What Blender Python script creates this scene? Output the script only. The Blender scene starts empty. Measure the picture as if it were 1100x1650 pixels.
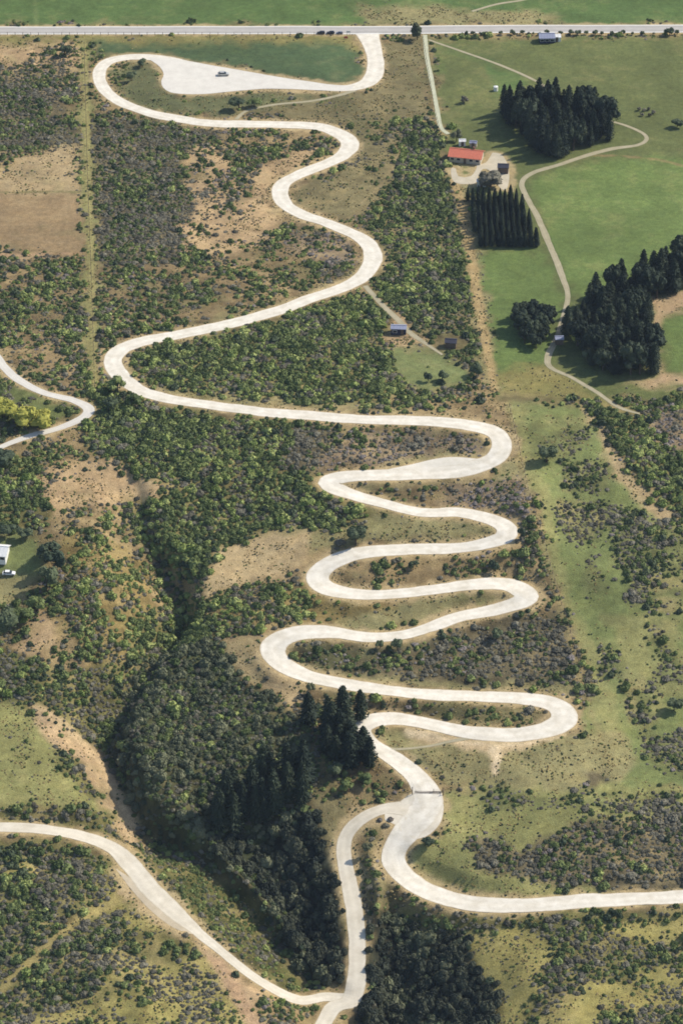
import bpy, math, random
import numpy as np
from mathutils import Vector, Matrix
from mathutils.geometry import delaunay_2d_cdt
R = math.radians
random.seed(7); rng = np.random.default_rng(7)
S = bpy.context.scene

# ------------------------------------------------------------------ camera, sky, sun, exposure
DEP, VFOV, H = 32.0, 16.0, 600.0
cd = bpy.data.cameras.new('camera'); cam = bpy.data.objects.new('camera', cd)
S.collection.objects.link(cam); S.camera = cam
cam.location = (0, 0, H); cam.rotation_euler = (R(90 - DEP), 0, 0)
cd.sensor_fit = 'VERTICAL'; cd.sensor_height = 24; cd.lens = 12 / math.tan(R(VFOV / 2))
cd.clip_start = 5; cd.clip_end = 30000
SUN_EL, SUN_AZ = 42.0, 24.0            # azimuth from +X (right of the picture) towards +Y (away)
w = bpy.data.worlds.new('World'); S.world = w; w.use_nodes = True
nt = w.node_tree; nt.nodes.clear()
sky = nt.nodes.new('ShaderNodeTexSky'); sky.sky_type = 'NISHITA'; sky.sun_disc = False
sky.sun_elevation = R(SUN_EL); sky.sun_rotation = R(90 - SUN_AZ)
bg = nt.nodes.new('ShaderNodeBackground'); bg.inputs[1].default_value = 0.13
wo = nt.nodes.new('ShaderNodeOutputWorld')
nt.links.new(sky.outputs[0], bg.inputs[0]); nt.links.new(bg.outputs[0], wo.inputs[0])
sl = bpy.data.lights.new('sun', 'SUN'); sl.energy = 4.5; sl.angle = R(0.5); sl.color = (1, 0.93, 0.80)
sun = bpy.data.objects.new('sun', sl); S.collection.objects.link(sun)
sd = Vector((math.cos(R(SUN_EL)) * math.cos(R(SUN_AZ)), math.cos(R(SUN_EL)) * math.sin(R(SUN_AZ)), math.sin(R(SUN_EL))))
sun.rotation_euler = sd.to_track_quat('Z', 'Y').to_euler(); sun.location = sd * 3000
S.view_settings.view_transform = 'Standard'; S.view_settings.look = 'None'
S.view_settings.gamma = 1; S.view_settings.exposure = 0.27; S.view_settings.use_curve_mapping = False
S.cycles.pixel_filter_type = 'BLACKMAN_HARRIS'; S.cycles.filter_width = 1.75

# ------------------------------------------------------------------ small maths
F = 825 / math.tan(R(VFOV / 2))
sD, cD = math.sin(R(DEP)), math.cos(R(DEP))
def ray(u, v):
    a = (np.asarray(u, float) - 550) / F; b = (825 - np.asarray(v, float)) / F
    return a, cD + b * sD, -sD + b * cD
def proj(x, y, z):
    dz = z - H
    d = y * cD - dz * sD; up = y * sD + dz * cD
    return 550 + F * x / d, 825 - F * up / d
_lat = rng.random((8, 256, 256))
def vnoise(x, y, s, k=0):
    x = np.asarray(x, float) / s + 37.3 * k; y = np.asarray(y, float) / s + 11.7 * k
    xi = np.floor(x).astype(int); yi = np.floor(y).astype(int); fx = x - xi; fy = y - yi
    fx = fx * fx * (3 - 2 * fx); fy = fy * fy * (3 - 2 * fy)
    L = _lat[k % 8]; a = xi & 255; b = yi & 255; a1 = (xi + 1) & 255; b1 = (yi + 1) & 255
    return (L[a, b] * (1 - fx) + L[a1, b] * fx) * (1 - fy) + (L[a, b1] * (1 - fx) + L[a1, b1] * fx) * fy
def fbm(x, y, s, o=4, k=0):
    t = 0; a = 1; n = 0
    for i in range(o):
        t = t + a * vnoise(x, y, s / 2 ** i, k + i); n += a; a *= 0.55
    return t / n
def sstep(a, b, x):
    t = np.clip((x - a) / (b - a), 0, 1); return t * t * (3 - 2 * t)
def lin(c):
    c = np.asarray(c, float) / 255
    return np.where(c <= 0.04045, c / 12.92, ((c + 0.055) / 1.055) ** 2.4)

# ------------------------------------------------------------------ terrain heights
Y1 = 1035.0
def zA(x, y):
    t = np.maximum(Y1 - y, 0)
    drop = np.where(t < 40, t * t / 80 * 0.17, 0.17 * (t - 20))
    return -np.minimum(drop, 75 + 0 * drop) + 0 * x
def march(u, v, zf, depth=0.0):
    a, b, c = ray(u, v)
    t = (H - 0.0) / -c
    for _ in range(40):
        z = zf(a * t, b * t) - depth
        t = t + 0.8 * ((H - z) / -c - t)
    return a * t, b * t
GUL = [([(215,790,2),(232,880,6),(290,955,9),(298,1005,9),(255,1070,8),(200,1140,8),(180,1195,9),(200,1290,9),(232,1345,9),(330,1400,9),(420,1480,9),(500,1575,9),(600,1690,9),(700,1900,9)], 8.0, 1.1, .33),
       ([(612,1480,3),(618,1560,12),(622,1650,15),(640,1800,16)], 10.0, .35, 1.9),
       ([(350,1345,5),(400,1400,9),(470,1470,10),(530,1560,9),(560,1600,6)], 10.0, .5, 1.2)]
gsegs = []
for pts, sg, fl, fr_ in GUL:
    W = []
    for (u, v, d) in pts:
        x, y = march(u, v, zA, d); W.append((float(x), float(y), d))
    for p, q in zip(W[:-1], W[1:]): gsegs.append((p, q, sg, fl, fr_))
def z0f(x, y):
    z = zA(x, y); g = 0 * z
    for (p, q, sg, fl, fr_) in gsegs:
        dx, dy = q[0] - p[0], q[1] - p[1]; L = dx * dx + dy * dy
        t = np.clip(((x - p[0]) * dx + (y - p[1]) * dy) / L, 0, 1)
        d2 = (x - p[0] - t * dx) ** 2 + (y - p[1] - t * dy) ** 2
        side = ((x - p[0]) * dy - (y - p[1]) * dx) / np.sqrt(L) * (-1 if dy < 0 else 1)   # positive on the right-hand bank
        sg_ = sg * (fl + (fr_ - fl) * sstep(-3, 3, side))
        g = np.maximum(g, (p[2] + t * (q[2] - p[2])) * np.exp(-d2 / (2 * sg_ * sg_)))
    amp = 0.25 + 3.4 * sstep(0, 60, Y1 + 5 - y)
    return z - g + amp * (fbm(x, y, 34, 3, 1) - 0.5) * 2 + (fbm(x, y, 9, 2, 3) - 0.5) * 0.5

DX = 0.8
cx = np.arange(-200, 200.01, DX); cy = np.arange(690, 1430.01, DX)
NX, NY = len(cx), len(cy)
GX, GY = np.meshgrid(cx, cy, indexing='ij')
Z0 = z0f(GX, GY)
def bil(A, x, y):
    fx = np.clip((np.asarray(x, float) - cx[0]) / DX, 0, NX - 1.001); fy = np.clip((np.asarray(y, float) - cy[0]) / DX, 0, NY - 1.001)
    i = fx.astype(int); j = fy.astype(int); fx = fx - i; fy = fy - j
    return (A[i, j] * (1 - fx) + A[i + 1, j] * fx) * (1 - fy) + (A[i, j + 1] * (1 - fx) + A[i + 1, j + 1] * fx) * fy
def P0(u, v): return march(u, v, lambda x, y: bil(Z0, x, y))

# ------------------------------------------------------------------ road centrelines traced on the photograph's ground (u, v, width in metres)
ROADS = {}
def road(name, pts, mat, off, label=None, foot=1.0, tight=False): ROADS[name] = dict(pts=pts, mat=mat, off=off, foot=foot)
road('highway', [(-240,50.2,7.2),(0,49,7.2),(300,48.5,7.2),(600,48.5,7.4),(800,47,7.2),(1100,46,7.2),(1360,45,7.2)], 'asphalt', .060)
road('zigzag_road', [(592,52,10),(595,64,8),(602,85,6.4),(605,105,6.6),(600,124,6.6),(584,137,6.2),(550,142,5.2),(500,139,4.5),(440,132,4.5),(370,120,4.5),(300,102,5),(250,93,5.5),(205,92,5),(172,101,5),(160,120,5),(168,143,5),(195,165,5),(240,182,5.4),(290,192,5.6),(335,198,5.8),(400,200,5.8),(460,201,5.8),(515,205,6.2),(552,218,6.6),(564,234,6.6),(550,252,6.0),(515,268,5.6),(475,284,5.6),(452,302,5.6),(456,325,5.6),(482,343,5.4),(530,361,5.4),(575,380,5.8),(598,400,6.4),(600,418,6.6),(586,443,6.4),(555,462,6.0),(500,481,5.6),(440,503,5.6),(370,522,5.6),(300,537,5.8),(240,548,6),(198,562,6),(183,582,6),(195,606,6),(225,628,5.4),(270,642,5),(340,654,5.2),(420,663,5.6),(500,670,5.6),(580,675,5.6),(660,678,6),(720,680,6.2),(768,687,6.6),(800,700,6.8),(808,719,6.8),(793,741,6.8),(750,757,6.8),(690,764,6.4),(620,766,6.2),(560,766,6.6),(532,772,6.8),(534,785,6.4),(565,797,5.6),(620,813,5.2),(680,824,5.2),(740,828,5.4),(790,836,6.2),(815,848,6.8),(812,865,6.8),(780,879,6.2),(720,884,6.0),(650,885,6.4),(580,890,7),(535,905,7.4),(512,928,7.4),(525,948,7),(575,958,5.6),(640,957,5.4),(700,950,5.4),(760,942,6),(815,940,7),(845,954,7.4),(840,971,7),(800,984,6),(740,993,5.4),(690,1010,5.2),(645,1026,5.2),(590,1027,5.4),(530,1018,6.6),(475,1020,7.6),(442,1037,7.6),(446,1062,7.2),(480,1085,6.6),(540,1100,5.6),(610,1110,5.4),(700,1118,5.6),(800,1123,5.8),(868,1127,6.6),(902,1141,7.6),(906,1161,8),(875,1178,7.6),(820,1184,7.0),(760,1180,6.4),(700,1170,6),(645,1159,6.2),(602,1158,6.6),(582,1171,6.2),(592,1192,6),(620,1214,6),(652,1236,6.6),(677,1260,7),(690,1284,8.5),(680,1312,9.5),(655,1340,8.6),(636,1365,7.2),(636,1393,7),(664,1424,7),(710,1446,7),(770,1458,7),(850,1458,6.6),(950,1452,6.2),(1050,1447,6),(1120,1445,6),(1300,1440,6),(1480,1434,6),(1640,1430,6)], 'gravel', .048)
road('valley_track', [(655,1303,6.5),(620,1302,4.8),(588,1312,4.4),(562,1335,4.2),(553,1365,4.2),(558,1410,4.4),(569,1455,4.6),(574,1500,5),(574,1550,4.8),(572,1585,5),(562,1612,5.6),(535,1635,5),(515,1665,4.6),(505,1720,4.6)], 'gravel2', .042)
road('hillside_road', [(-480,1345,4.6),(-300,1338,4.6),(-150,1335,4.6),(-60,1331,4.6),(0,1332,4.6),(60,1335,4.6),(128,1345,4.6),(178,1367,5),(212,1396,5.6),(245,1433,6.2),(278,1468,5.4),(312,1495,3.6),(350,1527,3),(395,1562,2.9),(440,1592,3.2),(485,1614,3.6),(525,1617,4),(560,1603,4)], 'gravel2', .036)
road('side_road', [(-60,530,3.2),(-15,565,3.2),(8,592,3.0),(30,612,3),(72,633,3),(118,645,3.2),(143,659,3.4),(133,674,3.2),(92,691,3),(52,702,2.8),(18,713,2.6),(-30,735,2.4)], 'greygravel', .048)
road('farm_lane', [(684,56,2),(687,90,1.7),(695,130,1.7),(704,180,1.7),(710,205,1.8),(722,216,1.8)], 'lime', .048)
road('paddock_track', [(690,64,1.1),(740,82,1.2),(800,103,1.3),(850,124,1.4),(880,142,1.5),(893,158,1.4)], 'track', .036)
road('farm_track', [(975,193,1.2),(1010,203,1.4),(1036,216,1.5),(1040,226,1.6),(1025,234,1.8),(985,240,2.2),(940,252,2.3),(900,265,2.1),(860,278,2),(841,292,2.1),(845,312,2.1),(865,350,2.3),(885,395,2.3),(903,440,2.2),(914,475,1.8),(907,510,1.8),(895,548,2.2),(882,575,2.2),(886,592,1.9),(920,608,1.6),(960,632,1.6),(995,655,1.6),(1030,668,1.0)], 'track', .042)
road('spur_track', [(588,460,2.0),(612,488,2),(640,515,2.2),(662,538,2),(690,556,1.4),(712,572,1)], 'track', .036)
road('shortcut_track', [(380,192,1.6),(398,179,1.5),(440,169,1.5),(500,163,1.4),(540,155,1.6),(572,146,1.8)], 'track', .036)
road('foot_track', [(606,1200,1.4),(640,1208,1.1),(690,1204,1.0),(725,1195,1.2),(770,1188,1.4)], 'track', .036)
road('far_track', [(760,18,1.4),(800,7,1.4),(840,0,1.4),(880,-10,1.2)], 'track', .036)
# worn lines in the grass and scrub: no body of their own, only a change of ground cover
LINES = [([(134,70,2.3),(139,200,2.5),(144,330,2.4),(148,460,2.2),(150,560,2.0),(153,628,1.6)], (158,152,100), .8),
 ([(732,290,2.6),(746,340,3.4),(756,400,3.0),(766,460,3.4),(776,520,3.0),(786,575,2.8),(796,628,2.0)], (180,156,112), .8),
 ([(190,1448,2.4),(150,1472,2.4),(105,1500,2.0),(60,1542,2.2),(20,1578,2.4),(-30,1620,2.4)], (172,158,104), .8),
 ([(950,250,.9),(1010,252,.9),(1060,258,1.0),(1110,270,1.0),(1180,285,1)], (170,140,104), .6),
 ([(55,-20,.8),(57,10,.8),(60,40,.8)], (120,136,84), .7),
 ([(0,310,.8),(70,309,.8),(132,309,.8)], (110,112,70), .7), ([(0,411,.9),(60,410,.9),(134,408,.9)], (184,150,118), .6),
 ([(690,62,.9),(696,130,.8),(706,200,.8)], (120,112,78), .5),
 ([(818,650,1.2),(832,720,1.2),(852,800,1.2),(880,900,1.2),(905,990,1.2),(940,1110,1.2),(980,1235,1.2)], (160,150,104), .6),
 ([(797,1190,6),(798,1203,3.6),(799,1222,2.2),(798,1246,1.6)], (232,212,176), 1.0), ([(660,1184,2),(720,1188,3.5),(800,1196,4.5),(870,1192,3),(905,1182,2)], (228,208,172), .9),
 ([(60,1140,3),(105,1168,2.4),(150,1215,3),(185,1270,2.6),(205,1320,3.4),(212,1352,3)], (200,176,138), .7),
 ([(600,205,1),(640,240,1),(620,290,1),(580,330,1)], (165,148,110), .5),
 ([(318,1500,3),(350,1550,3.5),(385,1605,3.6),(420,1670,3.6)], (186,156,124), .75)]
def catmull(P, step):
    P = np.array(P); out = []
    Q = np.vstack([2 * P[0] - P[1], P, 2 * P[-1] - P[-2]])
    for i in range(1, len(Q) - 2):
        p0, p1, p2, p3 = Q[i - 1], Q[i], Q[i + 1], Q[i + 2]
        n = max(2, int(np.linalg.norm((p2 - p1)[:2]) / step))
        for t in np.arange(n) / n:
            out.append(0.5 * ((2 * p1) + (p2 - p0) * t + (2 * p0 - 5 * p1 + 4 * p2 - p3) * t * t + (3 * p1 - p0 - 3 * p2 + p3) * t ** 3))
    out.append(P[-1]); return np.array(out)
Wn = np.zeros_like(Z0); Wz = np.zeros_like(Z0); DM = np.full_like(Z0, 99.0); DG = np.full_like(Z0, 99.0)
RAD = 13
def splat(x, y, z, hw, wt=1.0, big=True):
    i = int(round((x - cx[0]) / DX)); j = int(round((y - cy[0]) / DX)); r = int(RAD / DX)
    a, b, c, d = max(i - r, 0), min(i + r, NX), max(j - r, 0), min(j + r, NY)
    if a >= b or c >= d: return
    D = np.hypot(GX[a:b, c:d] - x, GY[a:b, c:d] - y)
    k = wt * (np.exp(-(D / 2.6) ** 2) + 1e-4 * np.exp(-(D / 5) ** 2)) + 1e-12
    Wn[a:b, c:d] += k; Wz[a:b, c:d] += k * z
    DM[a:b, c:d] = np.minimum(DM[a:b, c:d], D - hw)
    if big: DG[a:b, c:d] = np.minimum(DG[a:b, c:d], D - hw)
for n, rd in ROADS.items():
    pw = []
    for (u, v, wd) in rd['pts']:
        x, y = P0(u, v); pw.append((float(x), float(y), wd * (.985 if n == 'zigzag_road' and v > 650 else 1)))
    C = catmull(pw, 1.2); rd['c'] = C
    z = bil(Z0, C[:, 0], C[:, 1])
    k = 9; zp = np.pad(z, k, mode='edge'); z = np.convolve(zp, np.ones(2 * k + 1) / (2 * k + 1), 'valid')
    for p, zz in zip(C, z): splat(p[0], p[1], zz, p[2] / 2, 1 if p[2] > 2.5 else .3, p[2] > 2.7)
DL = []
for pts, col, k_ in LINES:
    C = catmull([(*[float(q) for q in P0(u, v)], wd) for (u, v, wd) in pts], .8); D_ = np.full_like(Z0, 99.0)
    for p in C:
        i = int(round((p[0] - cx[0]) / DX)); j = int(round((p[1] - cy[0]) / DX)); r = 9
        a, b, c, d = max(i - r, 0), min(i + r, NX), max(j - r, 0), min(j + r, NY)
        if a < b and c < d: D_[a:b, c:d] = np.minimum(D_[a:b, c:d], np.hypot(GX[a:b, c:d] - p[0], GY[a:b, c:d] - p[1]) - p[2] / 2)
    DL.append(D_)
DLM = np.minimum.reduce(DL)
# gravel areas
AREAS = {
 'parking_area': ([(236,92),(262,93),(300,98),(340,105),(380,112),(430,121),(480,129),(530,136),(568,139),(560,146),(520,146),(480,144),(430,143),(390,146),(340,151),(300,152),(275,149),(263,141),(260,131),(264,120),(258,108),(246,99)], 'greygravel', .054),
 'gravel_pullout': ([(610,758),(650,750),(690,741),(725,736),(765,738),(795,742),(785,756),(740,768),(690,772),(640,772)], 'gravel3', .042),
 'farmyard': ([(793,246),(806,248),(816,262),(820,284),(816,304),(806,304),(796,288),(790,276),(778,272),(770,284),(764,296),(732,294),(726,272),(734,272),(738,284),(758,284),(768,268),(760,264),(744,262),(744,259),(768,264),(782,262)], 'yardgravel', .036),
 'gravel_shoulder': ([(186,1398),(225,1425),(265,1464),(316,1502),(288,1499),(246,1470),(212,1434)], 'shoulder', .024),
 'gravel_junction': ([(644,1290),(668,1276),(700,1274),(714,1296),(708,1328),(684,1350),(655,1352),(640,1330),(620,1322),(624,1304)], 'gravel2', .030),
}
for n, (pp, m, off) in AREAS.items():
    W = np.array([[float(c) for c in P0(u, v)] for (u, v) in pp]); AREAS[n] = (W, m, off)
    x0, y0 = W.min(0); x1, y1 = W.max(0); ins = []
    def inside(x, y, W=W):
        r = False; m_ = len(W)
        for i in range(m_):
            xa, ya = W[i]; xb, yb = W[(i + 1) % m_]
            if (ya > y) != (yb > y) and x < (xb - xa) * (y - ya) / (yb - ya) + xa: r = not r
        return r
    for x in np.arange(x0, x1, 1.7):
        for y in np.arange(y0, y1, 1.7):
            if inside(x, y): ins.append((x, y))
    for (x, y) in ins: splat(x, y, float(bil(Z0, x, y)), 1.0, .15)
    AREAS[n] = (W, m, off, ins)
    for k in range(len(W)):
        p, q = W[k], W[(k + 1) % len(W)]
        for t in np.arange(0, 1, 1.5 / max(1.5, np.hypot(*(q - p)))):
            x, y = p + t * (q - p); splat(x, y, float(bil(Z0, x, y)), .4, .15)
ZR = np.where(Wn > 0, Wz / np.maximum(Wn, 1e-30), Z0)
bl = sstep(0.6, 6.0, DM)
ZT = ZR * (1 - bl) + Z0 * bl                     # surface incl. road benches
ZG = ZT - 0.3 * (1 - sstep(-0.9, -0.2, DM))      # ground sheet sinks under the road bodies
def T(u, v): return march(u, v, lambda x, y: bil(ZT, x, y))
def zt(x, y): return bil(ZT, x, y)
def at(u, v):
    x, y = T(u, v); return Vector((float(x), float(y), float(zt(x, y))))

# ------------------------------------------------------------------ land cover, outlined on the photograph and baked to the ground
# class: ground colour (sRGB as seen), shrub density, clump scale, mix of shrub kinds, size factor
KINDS = ['grey', 'green', 'dark', 'lime', 'heather', 'tussock', 'canopy', 'shade_toned']
CL = {
 'scrub':      ((144,126,92), 0.70, dict(grey=.27, green=.36, dark=.15, lime=.14, heather=.08), .92),
 'greyscrub':  ((108,100,76), 0.95, dict(grey=.54, green=.22, dark=.12, heather=.08, lime=.04), .88),
 'stripscrub': ((122,126,80), 0.88, dict(grey=.50, green=.25, dark=.20, heather=.05), .85),
 'hillscrub':  ((120,116,72), 0.97, dict(grey=.44, green=.32, dark=.20, lime=.04), .9),
 'heath':      ((140,124,100), 0.70, dict(grey=.30, heather=.60, green=.10), .85),
 'greenscrub': ((128,120,76), 0.86, dict(green=.42, dark=.19, lime=.20, grey=.19), 1.0),
 'darkscrub':  ((128,118,82), .74, dict(green=.38, dark=.27, grey=.21, lime=.14), 1.0),
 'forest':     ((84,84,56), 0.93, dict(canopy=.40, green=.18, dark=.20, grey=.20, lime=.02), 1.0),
 'shadeforest': ((50,52,40), 1.0, dict(shade_toned=.62, dark=.18, canopy=.20), 1.1),  # shade of the hollows is put into ground and foliage colour
 'goldscrub':  ((138,122,78), 0.90, dict(tussock=.12, lime=.24, green=.36, grey=.28), .92),
 'fern':       ((92,92,52), .80, dict(green=.45, tussock=.15, dark=.10, lime=.1, grey=.2), .7),
 'tanscrub':   ((182,157,120), .50, dict(grey=.45, green=.3, dark=.1, heather=.15), .8),
 'dry':        ((148,142,100), .28, dict(grey=.4, green=.35, tussock=.25), .6),
 'tan':        ((180,160,122), .08, dict(grey=.4, green=.2, tussock=.4), .7),
 'soil':       ((182,158,124), .14, dict(grey=.4, green=.3, tussock=.3), .7),
 'brownfield': ((154,133,100), 0, {}, 1),
 'olive':      ((102,111,66), .0, {}, 1),
 'olivebrown': ((126,118,84), .30, dict(grey=.45, green=.35, tussock=.2), .7),
 'loopgrass':  ((104,108,74), .25, dict(grey=.3, green=.5, dark=.2), .7),
 'paddock':    ((90,114,63), 0, {}, 1),
 'darkgrass':  ((80,100,66), .0, {}, 1),
 'bright':     ((107,127,70), 0, {}, 1),
 'sand':       ((206,184,146), .02, dict(grey=1.), .6),
 'lawn':       ((122,132,84), .03, dict(green=1.), .7),
 'strip':      ((142,142,92), .05, dict(grey=.6, green=.4), .6),
 'stripgreen': ((124,134,82), .05, dict(grey=.6, green=.4), .6),
 'ygrass':     ((158,150,92), .32, dict(grey=.7, green=.3), .75),
 'ygreen':     ((144,144,92), .18, dict(grey=.7, green=.3), .7),
 'verge':      ((136,130,80), .0, {}, 1),
}
CN = list(CL)
PL = []   # (class, polygon, density override, description)
def lc(c, pts, den=None, d=None): PL.append((c, pts, den, d))
lc('scrub', [(-400,40),(1500,40),(1500,2100),(-400,2100)], None, 'the open hillside scrub')
lc('paddock', [(-400,-400),(1500,-400),(1500,43),(-400,43)])
lc('dry', [(560,8),(760,14),(900,24),(900,41),(600,40)], 0)
lc('verge', [(-400,53),(560,53),(590,80),(585,100),(560,72),(-400,70)])
lc('darkgrass', [(150,70),(560,68),(584,88),(590,110),(580,128),(560,134),(480,128),(400,116),(330,102),(250,88),(150,90)])
lc('tanscrub', [(-400,68),(125,70),(130,130),(90,150),(-400,190)], .55, 'the brown scrub at the top left corner')
lc('greyscrub', [(-400,140),(70,130),(128,200),(130,240),(60,240),(-400,290)], .85, 'the grey scrub left of the parking loop')
lc('tan', [(30,255),(125,235),(132,315),(-20,315),(-20,300)], .18, 'the tan slope above the brown field')
lc('brownfield', [(-400,312),(130,311),(134,405),(100,412),(60,405),(-400,408)])
lc('soil', [(-400,408),(60,408),(90,418),(60,432),(-400,430)], .2)
lc('scrub', [(-400,430),(135,415),(145,620),(60,600),(-400,560)], .85, 'the scrub between the brown field and the side road')
lc('greyscrub', [(150,250),(230,230),(300,270),(312,330),(300,420),(160,430)], .93, 'the grey scrub right of the brown field')
lc('greyscrub', [(150,190),(320,205),(370,215),(300,262),(150,255)], .8, 'the grey scrub just below the parking loop')
lc('tanscrub', [(300,235),(350,240),(385,310),(445,345),(450,390),(350,412),(280,404),(310,340),(298,280)], .35, 'the bare tan patch inside the upper bends')
lc('loopgrass', [(172,112),(195,102),(240,98),(258,112),(258,140),(285,154),(400,150),(545,150),(500,162),(400,178),(370,192),(290,184),(240,174),(195,155)], .14, 'the grassy island inside the parking loop')
lc('olivebrown', [(400,182),(520,162),(600,140),(622,62),(680,60),(700,190),(660,210),(580,212),(520,198)], .14, 'the rough grass below the highway junction')
lc('darkscrub', [(580,235),(640,190),(700,190),(742,300),(760,420),(770,560),(760,600),(700,560),(610,470),(612,400),(590,360),(620,300)], .92, 'the dark scrub right of the upper bends')
lc('olivebrown', [(575,215),(655,200),(640,260),(600,330),(560,360),(500,335),(475,320),(480,300),(540,275),(575,250)], .35, 'the dry ground inside the second bend')
lc('tanscrub', [(440,250),(500,235),(530,240),(470,272),(440,300),(430,340),(400,320),(400,270)], .4)
lc('heath', [(470,370),(560,385),(575,420),(520,425),(470,405)], .8, 'the purple grey scrub inside the third bend')
lc('dry', [(340,510),(440,490),(540,455),(575,420),(585,420),(560,455),(440,497),(340,518)], .15)
lc('greenscrub', [(210,572),(300,550),(440,512),(580,475),(640,540),(640,640),(600,652),(450,655),(240,622),(205,600)], .95, 'the green scrub inside the long fourth bend')
lc('dry', [(230,615),(300,632),(450,645),(640,655),(650,665),(450,655),(260,640)], .2)
lc('lawn', [(636,566),(665,558),(700,566),(735,578),(752,596),(745,625),(690,632),(640,622)], .04)
lc('tanscrub', [(640,500),(700,555),(690,562),(620,560)], .3)
lc('olive', [(690,60),(1600,56),(1600,640),(800,645),(795,600),(760,440),(742,300),(715,215)])
lc('paddock', [(695,66),(760,88),(860,130),(800,160),(700,120)])
lc('olive', [(700,70),(780,100),(800,190),(718,212)])
lc('bright', [(850,298),(900,272),(1000,250),(1130,262),(1400,270),(1400,440),(1110,440),(1000,460),(925,480),(895,410)])
lc('bright', [(770,405),(870,405),(908,480),(893,552),(880,588),(800,592),(790,520),(765,440)])
lc('dry', [(740,300),(765,300),(775,430),(792,560),(800,625),(778,620),(765,500),(750,400),(728,300)], .40, 'the tan boundary strip below the farmhouse')
lc('soil', [(1038,482),(1110,462),(1400,440),(1400,470),(1110,492),(1062,508),(1052,560),(1072,602),(1110,600),(1400,600),(1400,615),(1100,618),(1000,622),(1060,600)], 0)
lc('bright', [(1066,512),(1110,496),(1400,480),(1400,590),(1110,596),(1078,596)])
lc('verge', [(800,592),(882,590),(940,625),(1010,665),(930,652),(812,640)], .05)
lc('darkscrub', [(800,632),(925,640),(1010,665),(1010,680),(940,655),(810,648)], .65, 'the hedge line above the long grassy strip')
lc('greenscrub', [(925,640),(1000,668),(1110,625),(1500,620),(1500,850),(1110,850),(1060,800),(1010,738),(960,680)], .9, 'the green gully right of the farm track')
lc('heath', [(1050,655),(1500,640),(1500,720),(1060,720)], .8)
lc('stripgreen', [(818,648),(930,655),(975,715),(1010,780),(1080,840),(1500,860),(1500,1280),(1090,1262),(980,1275),(900,1240),(945,1130),(905,960),(880,900),(855,800),(832,700)], .05, 'the long grassy strip')
lc('strip', [(818,650),(850,655),(880,800),(920,960),(985,1130),(1000,1240),(960,1240),(940,1100),(890,900),(855,790)], .03)
lc('strip', [(970,990),(1080,1000),(1110,1100),(1040,1190),(1010,1130),(1000,1060)], .05)
lc('tan', [(925,652),(950,668),(985,720),(1010,752),(1055,790),(1090,832),(1060,836),(1000,775),(968,725),(940,680)], .03)
lc('stripscrub', [(862,672),(935,672),(940,715),(905,740),(862,735)], .5, 'the upper clump on the grassy strip')
lc('stripscrub', [(908,745),(955,735),(990,765),(985,795),(905,795)], .75, 'the middle clump on the grassy strip')
lc('stripscrub', [(893,812),(960,805),(1040,830),(1040,845),(965,850),(962,872),(905,872)], .75, 'the clump where the strip narrows')
lc('stripscrub', [(985,845),(1060,838),(1110,850),(1500,850),(1500,990),(1110,985),(1050,985),(1010,975),(1012,940),(985,900)], .8, 'the grey scrub at the right edge')
lc('stripscrub', [(930,900),(960,900),(975,955),(945,960)], .3)
lc('stripscrub', [(955,1030),(985,1040),(1010,1090),(960,1090)], .45)
lc('stripscrub', [(995,1098),(1050,1092),(1062,1120),(1040,1165),(1010,1160)], .75)
lc('stripscrub', [(1032,1010),(1052,1012),(1090,1060),(1130,1060),(1130,1095),(1060,1095),(1060,1050)], .75)
lc('stripscrub', [(1040,1185),(1120,1178),(1400,1180),(1400,1245),(1045,1242)], .9)
lc('scrub', [(838,790),(858,800),(885,900),(905,960),(942,1090),(945,1120),(925,1120),(900,1010),(862,920),(850,860)], .75, 'the scrub edge beside the grassy strip')
lc('strip', [(128,70),(143,70),(150,350),(158,632),(144,632),(136,350)], .1)
lc('verge', [(0,60),(560,60),(560,66),(0,66)])
# between the hairpins
lc('heath', [(470,690),(560,688),(700,694),(770,700),(785,722),(760,732),(700,734),(640,748),(560,754),(500,755),(450,740)], .85, 'the scrub above the widest hairpin')
lc('dry', [(600,748),(650,740),(700,728),(770,728),(790,716),(790,738),(700,740),(640,752)], .1)
lc('dry', [(555,775),(700,778),(770,772),(830,730),(850,790),(760,780),(660,800),(600,800)], .35)
lc('heath', [(690,785),(760,776),(835,765),(852,800),(848,830),(800,826),(700,812)], .85, 'the purple heath beside the second hairpin')
lc('scrub', [(590,780),(690,782),(720,808),(640,808),(590,796)], .6)
lc('dry', [(440,850),(600,822),(700,836),(785,845),(800,860),(720,870),(600,872),(530,880),(490,890)], .13)
lc('tan', [(322,925),(350,885),(440,850),(500,862),(505,885),(490,920),(440,935),(400,940),(345,985),(318,965)], .05, 'the tan slope left of the hairpins')
lc('scrub', [(545,915),(620,900),(700,892),(800,892),(870,900),(880,930),(800,928),(700,938),(600,948),(545,942)], .62, 'the island inside the third left hairpin')
lc('goldscrub', [(340,950),(400,945),(490,945),(520,970),(640,968),(660,985),(560,1000),(480,1008),(340,1015)], .8, 'the green band left of the hairpins')
lc('dry', [(530,1008),(600,985),(700,962),(800,955),(830,966),(740,982),(690,1000),(640,1018),(560,1016)], .16)
lc('tan', [(340,1030),(415,1020),(425,1060),(470,1090),(500,1110),(480,1140),(420,1120),(350,1105)], .22, 'the tan slope left of the lowest hairpins')
lc('greyscrub', [(470,1050),(500,1035),(640,1040),(700,1020),(820,990),(905,985),(935,1095),(900,1108),(760,1105),(600,1095),(500,1075)], .78, 'the scrub inside the last wide hairpin')
lc('dry', [(465,1062),(520,1078),(600,1090),(760,1102),(930,1106),(930,1120),(760,1115),(600,1102),(520,1092)], .2)
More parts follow.
